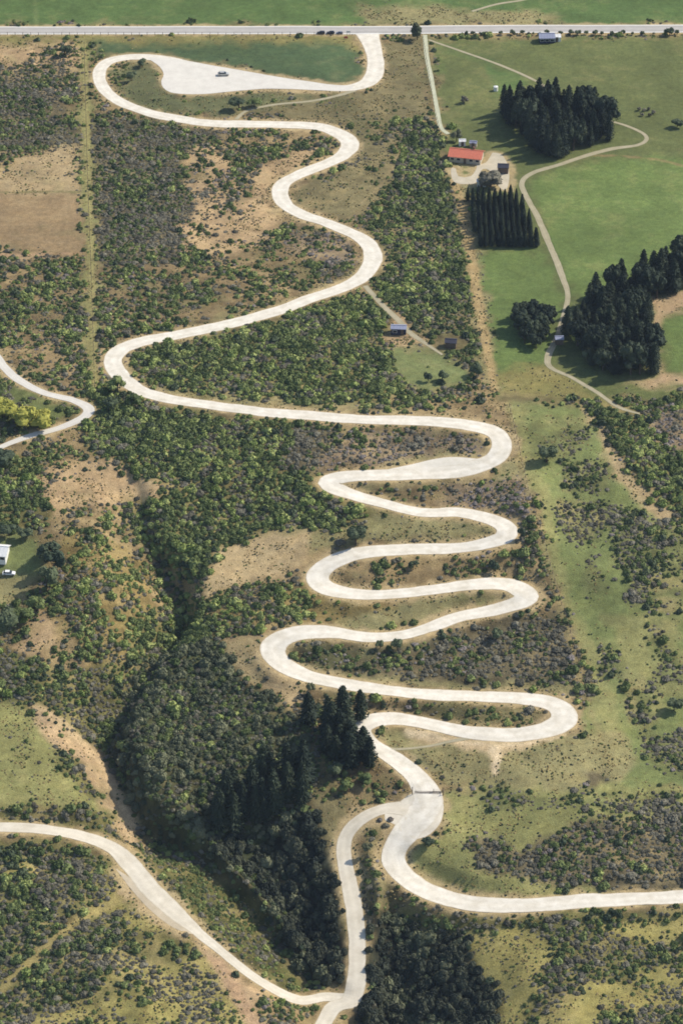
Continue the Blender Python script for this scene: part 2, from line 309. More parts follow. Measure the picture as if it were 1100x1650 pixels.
lc('olivebrown', [(620,1138),(760,1132),(870,1138),(885,1155),(860,1168),(780,1168),(700,1158),(640,1148)], .4, 'the grassy island in the lowest hairpin')
lc('dry', [(598,1180),(680,1178),(760,1192),(880,1196),(930,1172),(1000,1180),(1030,1210),(1000,1262),(900,1272),(800,1278),(720,1262),(680,1240),(640,1210)], .08)
lc('sand', [(640,1184),(720,1180),(870,1192),(850,1202),(812,1212),(806,1246),(793,1246),(788,1214),(740,1208),(700,1202)], 0)
lc('sand', [(640,1318),(622,1330),(604,1350),(600,1330),(620,1316)], 0)
lc('sand', [(232,1440),(262,1458),(318,1504),(290,1502),(250,1478)], 0)
lc('ygreen', [(706,1278),(800,1272),(1000,1268),(1500,1262),(1500,1452),(770,1446),(690,1420),(662,1390),(672,1352),(712,1330)], .1, 'the yellow grass above the lower road')
lc('stripscrub', [(762,1278),(800,1274),(900,1282),(935,1270),(960,1276),(900,1295),(780,1308)], .85, 'the thin scrub row below the dry slope')
lc('stripscrub', [(905,1305),(960,1282),(1110,1278),(1500,1276),(1500,1308),(1000,1310)], .85)
lc('greyscrub', [(752,1350),(800,1350),(840,1365),(890,1340),(950,1322),(1110,1310),(1500,1310),(1500,1432),(1000,1432),(880,1425),(800,1408),(760,1400)], 1.0, 'the large grey scrub block above the lower road')
lc('greyscrub', [(930,1245),(970,1245),(990,1262),(950,1275)], .6)
lc('olivebrown', [(590,1325),(622,1330),(612,1365),(616,1405),(645,1440),(690,1470),(640,1470),(592,1450),(582,1380)], .5, 'the bank between the two lower roads')
lc('hillscrub', [(650,1462),(720,1472),(860,1470),(1110,1462),(1500,1460),(1500,2100),(580,2100),(640,1560)], 1.0, 'the scrub hillside below the lower road')
lc('ygrass', [(735,1500),(790,1505),(800,1500),(850,1492),(880,1520),(890,1550),(870,1590),(850,1625),(830,1700),(780,1700),(795,1600),(770,1560)], .18, 'the yellow clearing at the bottom right')
lc('ygrass', [(955,1492),(1030,1482),(1110,1472),(1400,1470),(1400,1508),(1050,1515),(1000,1512)], .12)
lc('ygrass', [(940,1590),(1010,1580),(1060,1555),(1400,1550),(1400,1600),(1080,1620),(1010,1625),(940,1615)], .3)
lc('ygrass', [(850,1660),(900,1610),(980,1615),(960,1660)], .3)
# left side
lc('olive', [(-400,610),(0,600),(60,635),(130,655),(128,668),(60,690),(-400,700)], .4, 'the hollow inside the side road bend')
lc('greenscrub', [(150,600),(230,640),(340,665),(500,682),(560,690),(510,760),(520,790),(600,820),(560,850),(440,850),(350,885),(320,940),(230,880),(160,760),(130,690)], .95, 'the green slope left of the widest hairpin')
lc('greyscrub', [(440,690),(540,688),(520,760),(450,750)], .85)
lc('tanscrub', [(55,765),(125,740),(200,745),(262,775),(255,800),(160,815),(80,822)], .3, 'the tan patch near the left houses')
lc('greenscrub', [(-400,720),(60,735),(60,770),(80,830),(50,860),(-400,850)], .8)
lc('lawn', [(-400,858),(60,862),(70,900),(70,935),(-400,935)], 0)
lc('dry', [(-400,928),(62,930),(58,955),(36,980),(-400,990)], .05)
lc('goldscrub', [(100,850),(150,860),(230,900),(260,980),(230,1060),(160,1080),(110,1020),(60,1010),(100,940)], .85, 'the golden green slope left of the gully')
lc('tanscrub', [(30,1010),(80,980),(110,1000),(90,1040),(30,1060)], .4)
lc('hillscrub', [(-400,1000),(30,1050),(120,1080),(210,1060),(200,1130),(170,1190),(190,1290),(120,1230),(60,1140),(-400,1080)], .9, 'the dark slope left of the gully')
lc('greenscrub', [(235,990),(330,960),(340,1040),(250,1080),(200,1130),(205,1060)], .9)
lc('ygreen', [(-400,1110),(40,1130),(75,1180),(150,1260),(180,1310),(100,1305),(-400,1312)], .1)
lc('soil', [(55,1130),(130,1185),(185,1250),(212,1310),(222,1355),(205,1362),(185,1330),(140,1260),(90,1195),(50,1165)], .15)
lc('hillscrub', [(90,1200),(130,1230),(175,1290),(150,1300),(95,1240),(85,1215)], .9)
lc('hillscrub', [(-400,1298),(60,1296),(180,1312),(205,1360),(160,1345),(60,1326),(-400,1322)], .75)
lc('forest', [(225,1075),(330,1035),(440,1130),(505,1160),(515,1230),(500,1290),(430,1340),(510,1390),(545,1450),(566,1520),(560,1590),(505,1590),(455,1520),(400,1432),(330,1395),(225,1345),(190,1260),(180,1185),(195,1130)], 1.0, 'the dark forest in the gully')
lc('shadeforest', [(350,1345),(420,1335),(500,1300),(525,1350),(548,1440),(562,1530),(556,1590),(512,1585),(455,1490),(405,1415),(350,1370)], 1.0, 'the darkest trees left of the valley track')
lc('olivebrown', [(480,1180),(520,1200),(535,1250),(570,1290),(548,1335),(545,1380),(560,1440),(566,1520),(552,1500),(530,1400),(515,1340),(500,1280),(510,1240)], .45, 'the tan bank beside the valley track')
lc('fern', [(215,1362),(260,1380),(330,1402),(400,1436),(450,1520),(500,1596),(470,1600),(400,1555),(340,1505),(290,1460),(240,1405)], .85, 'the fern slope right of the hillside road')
lc('shadeforest', [(590,1462),(650,1475),(735,1505),(770,1560),(795,1610),(790,1700),(760,2100),(560,2100),(585,1600)], 1.0, 'the dark forest beside the valley track')
lc('hillscrub', [(-400,1352),(60,1350),(140,1358),(185,1405),(190,1440),(120,1475),(60,1530),(-400,1600)], .93, 'the scrub below the hillside road')
lc('ygrass', [(0,1388),(50,1390),(60,1405),(0,1415)], .3)
lc('ygrass', [(185,1400),(205,1400),(250,1450),(300,1495),(350,1530),(420,1610),(460,1700),(-400,1700),(-400,1600),(30,1580),(100,1500),(170,1450),(190,1430)], .34)
lc('soil', [(190,1400),(212,1410),(255,1455),(315,1504),(365,1545),(420,1610),(450,1700),(410,1700),(370,1600),(310,1512),(250,1495),(200,1450)], .04)
lc('hillscrub', [(60,1520),(110,1500),(150,1470),(200,1465),(205,1520),(180,1570),(110,1620),(40,1650),(-400,1760),(-400,1610)], .93, 'the lower left scrub block')
lc('hillscrub', [(170,1590),(250,1580),(320,1600),(330,1650),(180,1650),(150,1620)], .8, 'the scrub at the bottom edge')
lc('hillscrub', [(195,1500),(280,1500),(310,1530),(300,1560),(240,1560),(195,1540)], .5)
lc('ygrass', [(-400,1700),(40,1655),(150,1625),(300,1580),(400,1640),(500,1800),(300,2100),(-400,2100)], .5)
# rasterise at half resolution over the frame
RW, RH = 550, 825
uu, vv = np.meshgrid((np.arange(RW) + .5) * 2, (np.arange(RH) + .5) * 2)
CID = np.zeros((RH, RW), int); DEN = np.zeros((RH, RW)); PID = np.zeros((RH, RW), int)
def pmask(pts, uu=uu, vv=vv):
    m = np.zeros(uu.shape, bool); n = len(pts)
    for i in range(n):
        xa, ya = pts[i]; xb, yb = pts[(i + 1) % n]
        if ya == yb: continue
        c = ((ya > vv) != (yb > vv)) & (uu < (xb - xa) * (vv - ya) / (yb - ya) + xa); m ^= c
    return m
for k, (c, pts, den, d) in enumerate(PL):
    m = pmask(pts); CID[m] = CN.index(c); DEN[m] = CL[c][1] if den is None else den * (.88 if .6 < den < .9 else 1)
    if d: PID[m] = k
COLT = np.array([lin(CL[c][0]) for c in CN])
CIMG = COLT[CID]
def blur(A, r):
    for ax in (0, 1):
        p = [(0, 0)] * A.ndim; p[ax] = (r, r); B = np.pad(A, p, mode='edge'); n = A.shape[ax]
        A = sum(np.take(B, range(i, i + n), axis=ax) for i in range(2 * r + 1)) / (2 * r + 1)
    return A
CIMG = blur(CIMG, 3); DENb = blur(DEN, 1)
def reflect(t, n):
    t = np.mod(t, 2 * n); return np.where(t >= n, 2 * n - 1e-3 - t, t)
def look(A, x, y, z, warp=1.0):
    u, v = proj(x, y, z)
    u = u + warp * ((fbm(x, y, 7, 3, 4) - .5) * 34); v = v + warp * ((fbm(x, y, 7, 3, 5) - .5) * 22)
    i = np.clip(reflect(v, 1650) / 2, 0, RH - 1).astype(int); j = np.clip(reflect(u, 1100) / 2, 0, RW - 1).astype(int)
    return A[i, j]

# ------------------------------------------------------------------ materials
def mat(name, rough=.9):
    m = bpy.data.materials.new(name); m.use_nodes = True; n = m.node_tree
    b = n.nodes['Principled BSDF']; b.inputs['Roughness'].default_value = rough
    b.inputs['Specular IOR Level'].default_value = .2
    return m, n, b
def N(n, t, **k):
    x = n.nodes.new(t)
    for a, v in k.items():
        if a.startswith('i_'): x.inputs[a[2:].replace('_', ' ')].default_value = v
        else: setattr(x, a, v)
    return x
def plain(name, c, rough=.6, metal=0, var=.12, scale=1.5):
    m, n, b = mat(name, rough); b.inputs['Metallic'].default_value = metal
    g = N(n, 'ShaderNodeNewGeometry'); t = N(n, 'ShaderNodeTexNoise'); t.inputs['Scale'].default_value = scale
    n.links.new(g.outputs['Position'], t.inputs['Vector'])
    r = N(n, 'ShaderNodeMapRange'); r.inputs[3].default_value = 1 - var * 2; r.inputs[4].default_value = 1 + var
    n.links.new(t.outputs['Fac'], r.inputs[0])
    mx = N(n, 'ShaderNodeVectorMath', operation='SCALE'); mx.inputs[0].default_value = c[:3]
    n.links.new(r.outputs[0], mx.inputs[3]); n.links.new(mx.outputs[0], b.inputs['Base Color'])
    return m
HAZE = 0.000028
GAIN = 0.80      # sRGB colours above were read from sunlit surfaces
def ground_mat():
    m, n, b = mat('ground_cover', .95)
    a = N(n, 'ShaderNodeAttribute', attribute_name='cover'); g = N(n, 'ShaderNodeNewGeometry')
    def noise(s, d=6, r=.65):
        t = N(n, 'ShaderNodeTexNoise'); t.inputs['Scale'].default_value = s; t.inputs['Detail'].default_value = d; t.inputs['Roughness'].default_value = r
        n.links.new(g.outputs['Position'], t.inputs['Vector']); return t
    t1, t2, t3 = noise(.045), noise(.5), noise(2.6)
    def rng_(t, lo, hi):
        r = N(n, 'ShaderNodeMapRange'); r.inputs[1].default_value = .3; r.inputs[2].default_value = .7
        r.inputs[3].default_value = lo; r.inputs[4].default_value = hi; n.links.new(t.outputs['Fac'], r.inputs[0]); return r
    r1, r2, r3 = rng_(t1, .84, 1.16), rng_(t2, .76, 1.22), rng_(t3, .62, 1.34)
    p = N(n, 'ShaderNodeMath', operation='MULTIPLY'); q = N(n, 'ShaderNodeMath', operation='MULTIPLY')
    n.links.new(r1.outputs[0], p.inputs[0]); n.links.new(r2.outputs[0], p.inputs[1])
    n.links.new(p.outputs[0], q.inputs[0]); n.links.new(r3.outputs[0], q.inputs[1])
    v = N(n, 'ShaderNodeVectorMath', operation='SCALE'); n.links.new(a.outputs['Color'], v.inputs[0]); n.links.new(q.outputs[0], v.inputs[3])
    # straw-coloured flecks
    t4 = noise(.22, 8, .7); r4 = rng_(t4, 0, .55); mx = N(n, 'ShaderNodeMix', data_type='RGBA', blend_type='MULTIPLY')
    mx.inputs[7].default_value = (1.16, 1.02, .84, 1)
    n.links.new(r4.outputs[0], mx.inputs[0]); n.links.new(v.outputs[0], mx.inputs[6]); n.links.new(mx.outputs[2], b.inputs['Base Color'])
    bp = N(n, 'ShaderNodeBump'); bp.inputs['Strength'].default_value = .55; bp.inputs['Distance'].default_value = .35
    n.links.new(t3.outputs['Fac'], bp.inputs['Height']); n.links.new(bp.outputs[0], b.inputs['Normal'])
    return m
def road_mat(name, c, c2, edge, lanes=.06, asphalt=False):
    m, n, b = mat(name, .93)
    g = N(n, 'ShaderNodeNewGeometry'); a = N(n, 'ShaderNodeAttribute', attribute_name='across')
    t = N(n, 'ShaderNodeTexNoise'); t.inputs['Scale'].default_value = .28; t.inputs['Detail'].default_value = 8; t.inputs['Roughness'].default_value = .7
    n.links.new(g.outputs['Position'], t.inputs['Vector'])
    r = N(n, 'ShaderNodeMapRange'); r.inputs[1].default_value = .36; r.inputs[2].default_value = .66; n.links.new(t.outputs['Fac'], r.inputs[0])
    mx = N(n, 'ShaderNodeMix', data_type='RGBA'); mx.inputs[6].default_value = (*c, 1); mx.inputs[7].default_value = (*c2, 1)
    n.links.new(r.outputs[0], mx.inputs[0])
    # tyre-worn bands
    wv = N(n, 'ShaderNodeMath', operation='MULTIPLY'); wv.inputs[1].default_value = 2 * math.pi * 2
    n.links.new(a.outputs['Fac'], wv.inputs[0]); cs = N(n, 'ShaderNodeMath', operation='COSINE'); n.links.new(wv.outputs[0], cs.inputs[0])
    ml = N(n, 'ShaderNodeMath', operation='MULTIPLY_ADD'); ml.inputs[1].default_value = lanes; ml.inputs[2].default_value = 1 - lanes * .5
    n.links.new(cs.outputs[0], ml.inputs[0])
    v = N(n, 'ShaderNodeVectorMath', operation='SCALE'); n.links.new(mx.outputs[2], v.inputs[0]); n.links.new(ml.outputs[0], v.inputs[3])
    # dusty margins: |across-.5| near .5
    s = N(n, 'ShaderNodeMath', operation='SUBTRACT'); s.inputs[1].default_value = .5; n.links.new(a.outputs['Fac'], s.inputs[0])
    ab = N(n, 'ShaderNodeMath', operation='ABSOLUTE'); n.links.new(s.outputs[0], ab.inputs[0])
    t2 = N(n, 'ShaderNodeTexNoise'); t2.inputs['Scale'].default_value = .9; t2.inputs['Detail'].default_value = 5; n.links.new(g.outputs['Position'], t2.inputs['Vector'])
    ad = N(n, 'ShaderNodeMath', operation='MULTIPLY_ADD'); ad.inputs[1].default_value = .16; n.links.new(t2.outputs['Fac'], ad.inputs[0]); n.links.new(ab.outputs[0], ad.inputs[2])
    er = N(n, 'ShaderNodeMapRange'); er.inputs[1].default_value = .50; er.inputs[2].default_value = .58; er.inputs[4].default_value = .75; n.links.new(ad.outputs[0], er.inputs[0])
    m2 = N(n, 'ShaderNodeMix', data_type='RGBA'); m2.inputs[7].default_value = (*edge, 1)
    n.links.new(er.outputs[0], m2.inputs[0]); n.links.new(v.outputs[0], m2.inputs[6]); n.links.new(m2.outputs[2], b.inputs['Base Color'])
    bp = N(n, 'ShaderNodeBump'); bp.inputs['Strength'].default_value = .2; bp.inputs['Distance'].default_value = .1
    n.links.new(t2.outputs['Fac'], bp.inputs['Height']); n.links.new(bp.outputs[0], b.inputs['Normal'])
    return m
M = {}
M['ground'] = ground_mat()
M['gravel'] = road_mat('white_gravel', (.75,.70,.605), (.58,.525,.425), (.54,.47,.36), .045)
M['gravel2'] = road_mat('cream_gravel', (.66,.60,.49), (.54,.48,.375), (.44,.38,.27), .04)
M['gravel3'] = road_mat('tan_gravel', (.70,.65,.56), (.60,.55,.45), (.52,.46,.35), 0)
M['greygravel'] = road_mat('grey_gravel', (.63,.595,.53), (.55,.515,.455), (.50,.46,.38), .03)
M['shoulder'] = road_mat('sandy_shoulder', (.52,.44,.32), (.42,.35,.245), (.46,.40,.30), 0)
M['lime'] = road_mat('lime_gravel', (.50,.50,.36), (.40,.40,.28), (.26,.28,.16))
M['yardgravel'] = road_mat('yard_gravel', (.52,.46,.35), (.42,.37,.27), (.36,.33,.22), 0)
M['track'] = road_mat('worn_track', (.40,.35,.24), (.30,.27,.17), (.22,.21,.12))
M['asphalt'] = road_mat('worn_asphalt', (.42,.395,.365), (.36,.34,.315), (.55,.52,.46), .05)
def foliage(name, a, b_, dead=None, amt=.0):
    m, n, b = mat(name, .75)
    b.inputs['Specular IOR Level'].default_value = .15
    o = N(n, 'ShaderNodeObjectInfo'); g = N(n, 'ShaderNodeNewGeometry')
    t = N(n, 'ShaderNodeTexNoise'); t.inputs['Scale'].default_value = 1.1; t.inputs['Detail'].default_value = 4; n.links.new(g.outputs['Position'], t.inputs['Vector'])
    ad = N(n, 'ShaderNodeMath', operation='MULTIPLY_ADD'); ad.inputs[1].default_value = .7; ad.inputs[2].default_value = -.35
    n.links.new(t.outputs['Fac'], ad.inputs[0])
    a2 = N(n, 'ShaderNodeMath', operation='ADD', use_clamp=True); n.links.new(o.outputs['Random'], a2.inputs[0]); n.links.new(ad.outputs[0], a2.inputs[1])
    mx = N(n, 'ShaderNodeMix', data_type='RGBA'); mx.inputs[6].default_value = (*a, 1); mx.inputs[7].default_value = (*b_, 1)
    n.links.new(a2.outputs[0], mx.inputs[0]); out = mx.outputs[2]
    n.links.new(out, b.inputs['Base Color'])
    return m
M['grey'] = foliage('grey_scrub_foliage', (.074,.070,.050), (.200,.185,.136))
M['green'] = foliage('green_scrub_foliage', (.062,.088,.032), (.190,.225,.080))
M['dark'] = foliage('dark_scrub_foliage', (.038,.056,.034), (.098,.120,.062))
M['lime'+'leaf'] = foliage('lime_foliage', (.17,.22,.060), (.36,.39,.14))
M['heather'] = foliage('heather_foliage', (.155,.132,.118), (.265,.232,.208))
M['tussock'] = foliage('tussock_foliage', (.20,.15,.06), (.40,.31,.14))
M['canopy'] = foliage('canopy_foliage', (.056,.068,.038), (.170,.175,.100))
M['shade_toned'] = foliage('shade_toned_foliage', (.022,.030,.024), (.070,.076,.048))  # darker copy of the canopy colours, painting in shade of the hollows
M['pine'] = foliage('pine_foliage', (.017,.028,.020), (.050,.066,.038))
M['poplar'] = foliage('poplar_foliage', (.05,.06,.022), (.10,.11,.04))
M['willow'] = foliage('willow_foliage', (.22,.23,.045), (.40,.37,.08))
M['bark'] = plain('bark', (.10,.075,.055), .9, var=.3)

# ------------------------------------------------------------------ object helpers
COL = S.collection
def tag(o, label=None, cat=None, group=None, kind=None):
    if label: o['label'] = label
    if cat: o['category'] = cat
    if group: o['group'] = group
    if kind: o['kind'] = kind
    return o
class MB:
    def __init__(s): s.v = []; s.f = []
    def add(s, vs, fs):
        k = len(s.v); s.v += [tuple(p) for p in vs]; s.f += [tuple(i + k for i in f) for f in fs]; return s
    def box(s, c, d, top=None, rz=0):
        x, y, z = d[0] / 2, d[1] / 2, d[2] / 2; tx, ty = (x, y) if top is None else (x * top[0], y * top[1])
        P = [(-x,-y,-z),(x,-y,-z),(x,y,-z),(-x,y,-z),(-tx,-ty,z),(tx,-ty,z),(tx,ty,z),(-tx,ty,z)]
        cr, sr = math.cos(rz), math.sin(rz)
        return s.add([(c[0]+p[0]*cr-p[1]*sr, c[1]+p[0]*sr+p[1]*cr, c[2]+p[2]) for p in P], [(3,2,1,0),(4,5,6,7),(0,1,5,4),(1,2,6,5),(2,3,7,6),(3,0,4,7)])
    def cyl(s, a, b, r0, r1=None, n=8):
        r1 = r0 if r1 is None else r1; a = Vector(a); b = Vector(b); d = (b - a).normalized()
        q = d.to_track_quat('Z', 'Y'); P = []
        for p, r in ((a, r0), (b, r1)):
            for i in range(n):
                t = 2 * math.pi * i / n; P.append(p + q @ Vector((r * math.cos(t), r * math.sin(t), 0)))
        return s.add(P, [(i, (i+1) % n, n+(i+1) % n, n+i) for i in range(n)] + [tuple(range(n-1,-1,-1)), tuple(range(n,2*n))])
    def mesh(s, name, m, smooth=False):
        me = bpy.data.meshes.new(name); me.from_pydata(s.v, [], s.f); me.materials.append(m)
        if smooth: me.polygons.foreach_set('use_smooth', [True] * len(me.polygons))
        me.update(); return me
    def build(s, name, m, parent=None, smooth=False):
        o = bpy.data.objects.new(name, s.mesh(name, m, smooth)); COL.objects.link(o); o.parent = parent; return o
def empty(name, loc, rz=0, label=None, cat=None, group=None):
    o = bpy.data.objects.new(name, None); COL.objects.link(o); o.location = loc; o.rotation_euler = (0, 0, rz)
    o.empty_display_size = .5; return tag(o, label, cat, group)

# ------------------------------------------------------------------ ground sheet
def build_ground():
    ext = [12, 30, 60, 120, 250, 600, 1500, 4000, 9000]
    xs = np.concatenate([cx[0] - np.array(ext[::-1]), cx, cx[-1] + np.array(ext)])
    ys = np.concatenate([cy[0] - np.array([12, 30, 60, 120, 250, 600, 1500, 4000, 9000])[::-1], cy, cy[-1] + np.array(ext)])
    X, Y = np.meshgrid(xs, ys, indexing='ij'); nx, ny = X.shape
    Z = z0f(np.clip(X, -400, 400), np.clip(Y, 400, 1700)); k = len(ext)
    Z[k:k+NX, k:k+NY] = ZG
    wgt = np.minimum(np.minimum(GX - cx[0], cx[-1] - GX), np.minimum(GY - cy[0], cy[-1] - GY))
    co = np.stack([X, Y, Z], -1).reshape(-1, 3).astype(np.float32)
    me = bpy.data.meshes.new('ground'); nv = nx * ny
    I = np.arange(nv).reshape(nx, ny)
    q = np.stack([I[:-1, :-1], I[1:, :-1], I[1:, 1:], I[:-1, 1:]], -1).reshape(-1, 4).astype(np.int32)
    me.vertices.add(nv); me.vertices.foreach_set('co', co.ravel())
    me.loops.add(q.size); me.loops.foreach_set('vertex_index', q.ravel())
    me.polygons.add(len(q)); me.polygons.foreach_set('loop_start', np.arange(0, q.size, 4, dtype=np.int32))
    me.polygons.foreach_set('use_smooth', np.ones(len(q), bool)); me.update(calc_edges=True)
    c = look(CIMG, X, Y, Z, 1.25)
    wild = look(DENb, X, Y, Z)[..., None]                            # rough land is patchier than pasture
    n1 = (fbm(X, Y, 14, 4, 0) - .5)[..., None] * 2; n2 = (fbm(X, Y, 3.2, 3, 3) - .5)[..., None] * 2; n3 = (fbm(X, Y, 60, 3, 6) - .5)[..., None] * 2
    k1 = np.clip(.18 + wild * 1.3, 0, 1)
    c = c * (1 + (n1 * .35 + n2 * .55) * k1 + n3 * .22 + n1 * .10)
    tanw = sstep(.05, .75, n1 + n2 * .7 + n3 * .3) * (.06 + .46 * k1); c = c * (1 - tanw) + lin((168,150,108)) * tanw
    grw = sstep(.1, .8, -n1 + n2 * .5 - n3 * .3) * (.14 + .24 * k1); c = c * (1 - grw) + lin((96,108,62)) * grw
    dm = np.full(X.shape, 99.); dm[k:k+NX, k:k+NY] = DG; dn = np.full(X.shape, 99.); dn[k:k+NX, k:k+NY] = DM
    nz = fbm(GX, GY, 2.5, 3, 5) - .5
    for D_, (pts, col, k_) in zip(DL, LINES):
        m_ = ((1 - sstep(-.5, .9, D_ + nz * 2.2)) * k_)[..., None]; sub = c[k:k+NX, k:k+NY]
        c[k:k+NX, k:k+NY] = sub * (1 - m_) + lin(col) * m_ * (1 + nz[..., None] * .6)
    edge = (1 - sstep(.2, 2.4, dm + (fbm(X, Y, 3, 2, 6) - .5) * 3.4 + (fbm(X, Y, 22, 2, 2) - .5) * 3))[..., None]
    c = c * (1 - edge * .78) + lin((190,170,130)) * edge * .78
    far = sstep(0, 200, np.maximum(np.abs(X) - 180, np.maximum(Y - 1420, 700 - Y)))[..., None]
    c = c * (1 - far) + lin((96,108,64)) * far
    c = c * GAIN
    at_ = me.color_attributes.new('cover', 'FLOAT_COLOR', 'POINT')
    at_.data.foreach_set('color', np.concatenate([c, np.ones(c.shape[:2] + (1,))], -1).reshape(-1).astype(np.float32))
    me.materials.append(M['ground']); o = bpy.data.objects.new('ground', me); COL.objects.link(o)
    return tag(o, kind='structure')
build_ground()

# ------------------------------------------------------------------ roads
def ribbon(name, C, m, off, jit=.3):
    d = np.gradient(C[:, :2], axis=0); d /= np.linalg.norm(d, axis=1)[:, None] + 1e-9; nrm = np.stack([-d[:, 1], d[:, 0]], 1)
    k = 7; nrm = np.stack([np.convolve(np.pad(nrm[:, i], 3, mode='edge'), np.ones(k)/k, 'valid') for i in (0, 1)], 1)
    nrm /= np.linalg.norm(nrm, axis=1)[:, None] + 1e-9
    fr = [0, 0, .17, .33, .5, .67, .83, 1, 1]; n = len(C); s = np.arange(n) * 1.2; V = []; A = []
    jl = (fbm(s, s * 0 + 5, 7, 4, 2) - .5) * 2 * jit * np.minimum(C[:, 2] / 3, 1.3); jr = (fbm(s, s * 0 + 55, 7, 4, 6) - .5) * 2 * jit * np.minimum(C[:, 2] / 3, 1.3)
    for j, f in enumerate(fr):
        off_l = (f - .5) * C[:, 2] + (jl if f < .3 else 0) + (jr if f > .7 else 0)
        x = C[:, 0] + nrm[:, 0] * off_l; y = C[:, 1] + nrm[:, 1] * off_l
        z = bil(ZR, x, y) + off - (.45 if j in (0, 8) else 0)
        V.append(np.stack([x, y, z], 1)); A.append(np.full(n, f))
    V = np.stack(V, 1).reshape(-1, 3); A = np.stack(A, 1).reshape(-1); fc = []
    for i in range(n - 1):
        for j in range(8): fc.append((i*9+j+1, i*9+j, (i+1)*9+j, (i+1)*9+j+1))
    me = bpy.data.meshes.new(name); me.from_pydata(V.tolist(), [], fc); me.materials.append(M[m])
    a = me.attributes.new('across', 'FLOAT', 'POINT'); a.data.foreach_set('value', A.astype(np.float32)); me.update()
    if me.polygons[len(me.polygons)//2 + 3].normal.z < 0: me.flip_normals()
    o = bpy.data.objects.new(name, me); COL.objects.link(o); return tag(o, kind='structure')
for n, rd in ROADS.items(): ribbon(n, rd['c'], rd['mat'], rd['off'], .05 if n == 'highway' else .42)
for n, (W, m, off, ins) in AREAS.items():
    B = catmull(np.vstack([W, W[:1]]), 2.0)[:-1]; nb = len(B)
    pts = [Vector(p[:2]) for p in B]; 
    ii = [Vector(p) for p in ins if min((Vector(p) - q).length for q in pts) > .8]
    r = delaunay_2d_cdt(pts + ii, [(i, (i+1) % nb) for i in range(nb)], [], 1, 1e-4)
    vs = [(p.x, p.y, float(bil(ZR, p.x, p.y)) + off) for p in r[0]]
    me = bpy.data.meshes.new(n); me.from_pydata(vs, [], [tuple(f) for f in r[2]]); me.materials.append(M[m])
    a = me.attributes.new('across', 'FLOAT', 'POINT'); a.data.foreach_set('value', np.full(len(vs), .5, np.float32)); me.update()
    if len(me.polygons) and me.polygons[0].normal.z < 0: me.flip_normals()
    o = bpy.data.objects.new(n, me); COL.objects.link(o); tag(o, kind='structure')
# white edge lines of the highway
M['paint'] = plain('road_paint', (.78,.77,.72), .7, var=.05)
C = ROADS['highway']['c'].copy()
for nm, side in (('edge_line', .46), ('edge_line', -.46)):
    D = C.copy(); D[:, 1] += side * C[:, 2]; D[:, 2] = .55; M['_'] = M['paint']; ribbon(nm, D, 'paint', .075, .0)

# ------------------------------------------------------------------ plants
def leaf_cloud(mb, pts, size, r):
    for p in pts:
        a, b, c = r.uniform(0, 6.28), r.uniform(-1, 1), size * r.uniform(.6, 1.3)
        u = Vector((math.cos(a), math.sin(a), b * .6)).normalized(); v = u.cross(Vector((r.uniform(-1,1), r.uniform(-1,1), r.uniform(-.2,1)))).normalized()
        p = Vector(p); mb.add([p - u * c, p + v * c * .8, p + u * c, p - v * c * .5], [(0, 1, 2, 3)])
def dome(mb, c, rx, rz, r, n=10, rings=5, amp=.22):
    V = []; ph = [r.uniform(0, 6.28) for _ in range(4)]
    for j in range(rings + 1):
        e = -0.25 + (j / rings) * 1.25
        e = e * math.pi / 2
        for i in range(n):
            t = 2 * math.pi * i / n
            k = 1 + amp * (math.sin(3 * t + ph[0] + 2 * e) * .5 + math.sin(5 * t + ph[1] - 3 * e) * .35) + r.uniform(-amp, amp) * .6
            V.append((c[0] + rx * k * math.cos(e) * math.cos(t), c[1] + rx * k * math.cos(e) * math.sin(t), c[2] + rz * k * math.sin(e)))
    f = [(j*n+i, j*n+(i+1) % n, (j+1)*n+(i+1) % n, (j+1)*n+i) for j in range(rings) for i in range(n)]
    mb.add(V, f)
def shrub_mesh(name, m, seed, lobes=3, leaves=90, leaf=.22, spread=.5, tall=1.0):
    r = random.Random(seed); mb = MB(); L = []
    for i in range(lobes):
        a = r.uniform(0, 6.28); d = 0 if i == 0 else spread * r.uniform(.6, 1.1); s = .75 if i == 0 else r.uniform(.4, .65)
        c = (d * math.cos(a), d * math.sin(a), .25 * s * tall); L.append((c, s)); dome(mb, c, s, s * 1.0 * tall, r)
    pts = []
    for k in range(leaves):
        c, s = r.choice(L); t = r.uniform(0, 6.28); e = r.uniform(-.1, 1.5); q = s * r.uniform(.92, 1.22)
        pts.append((c[0] + q * math.cos(e) * math.cos(t), c[1] + q * math.cos(e) * math.sin(t), c[2] + q * tall * math.sin(e)))
    leaf_cloud(mb, pts, leaf, r); return mb.mesh(name, m)
SH = {}
for ki, (kname, mk, lobes, leaves, leaf, tall) in enumerate([('grey','grey',5,110,.17,.66),('green','green',3,110,.20,.85),('dark','dark',3,100,.19,.95),('lime','limeleaf',2,100,.22,1.0),('heather','heather',5,90,.16,.6),('tussock','tussock',2,60,.18,.6),('canopy','canopy',6,170,.17,1.05),('shade_toned','shade_toned',6,170,.16,1.3)]):
    SH[kname] = [shrub_mesh(kname + '_shrub', M[mk], 11 * ki + j, lobes, leaves, leaf, .55, tall) for j in range(3)]

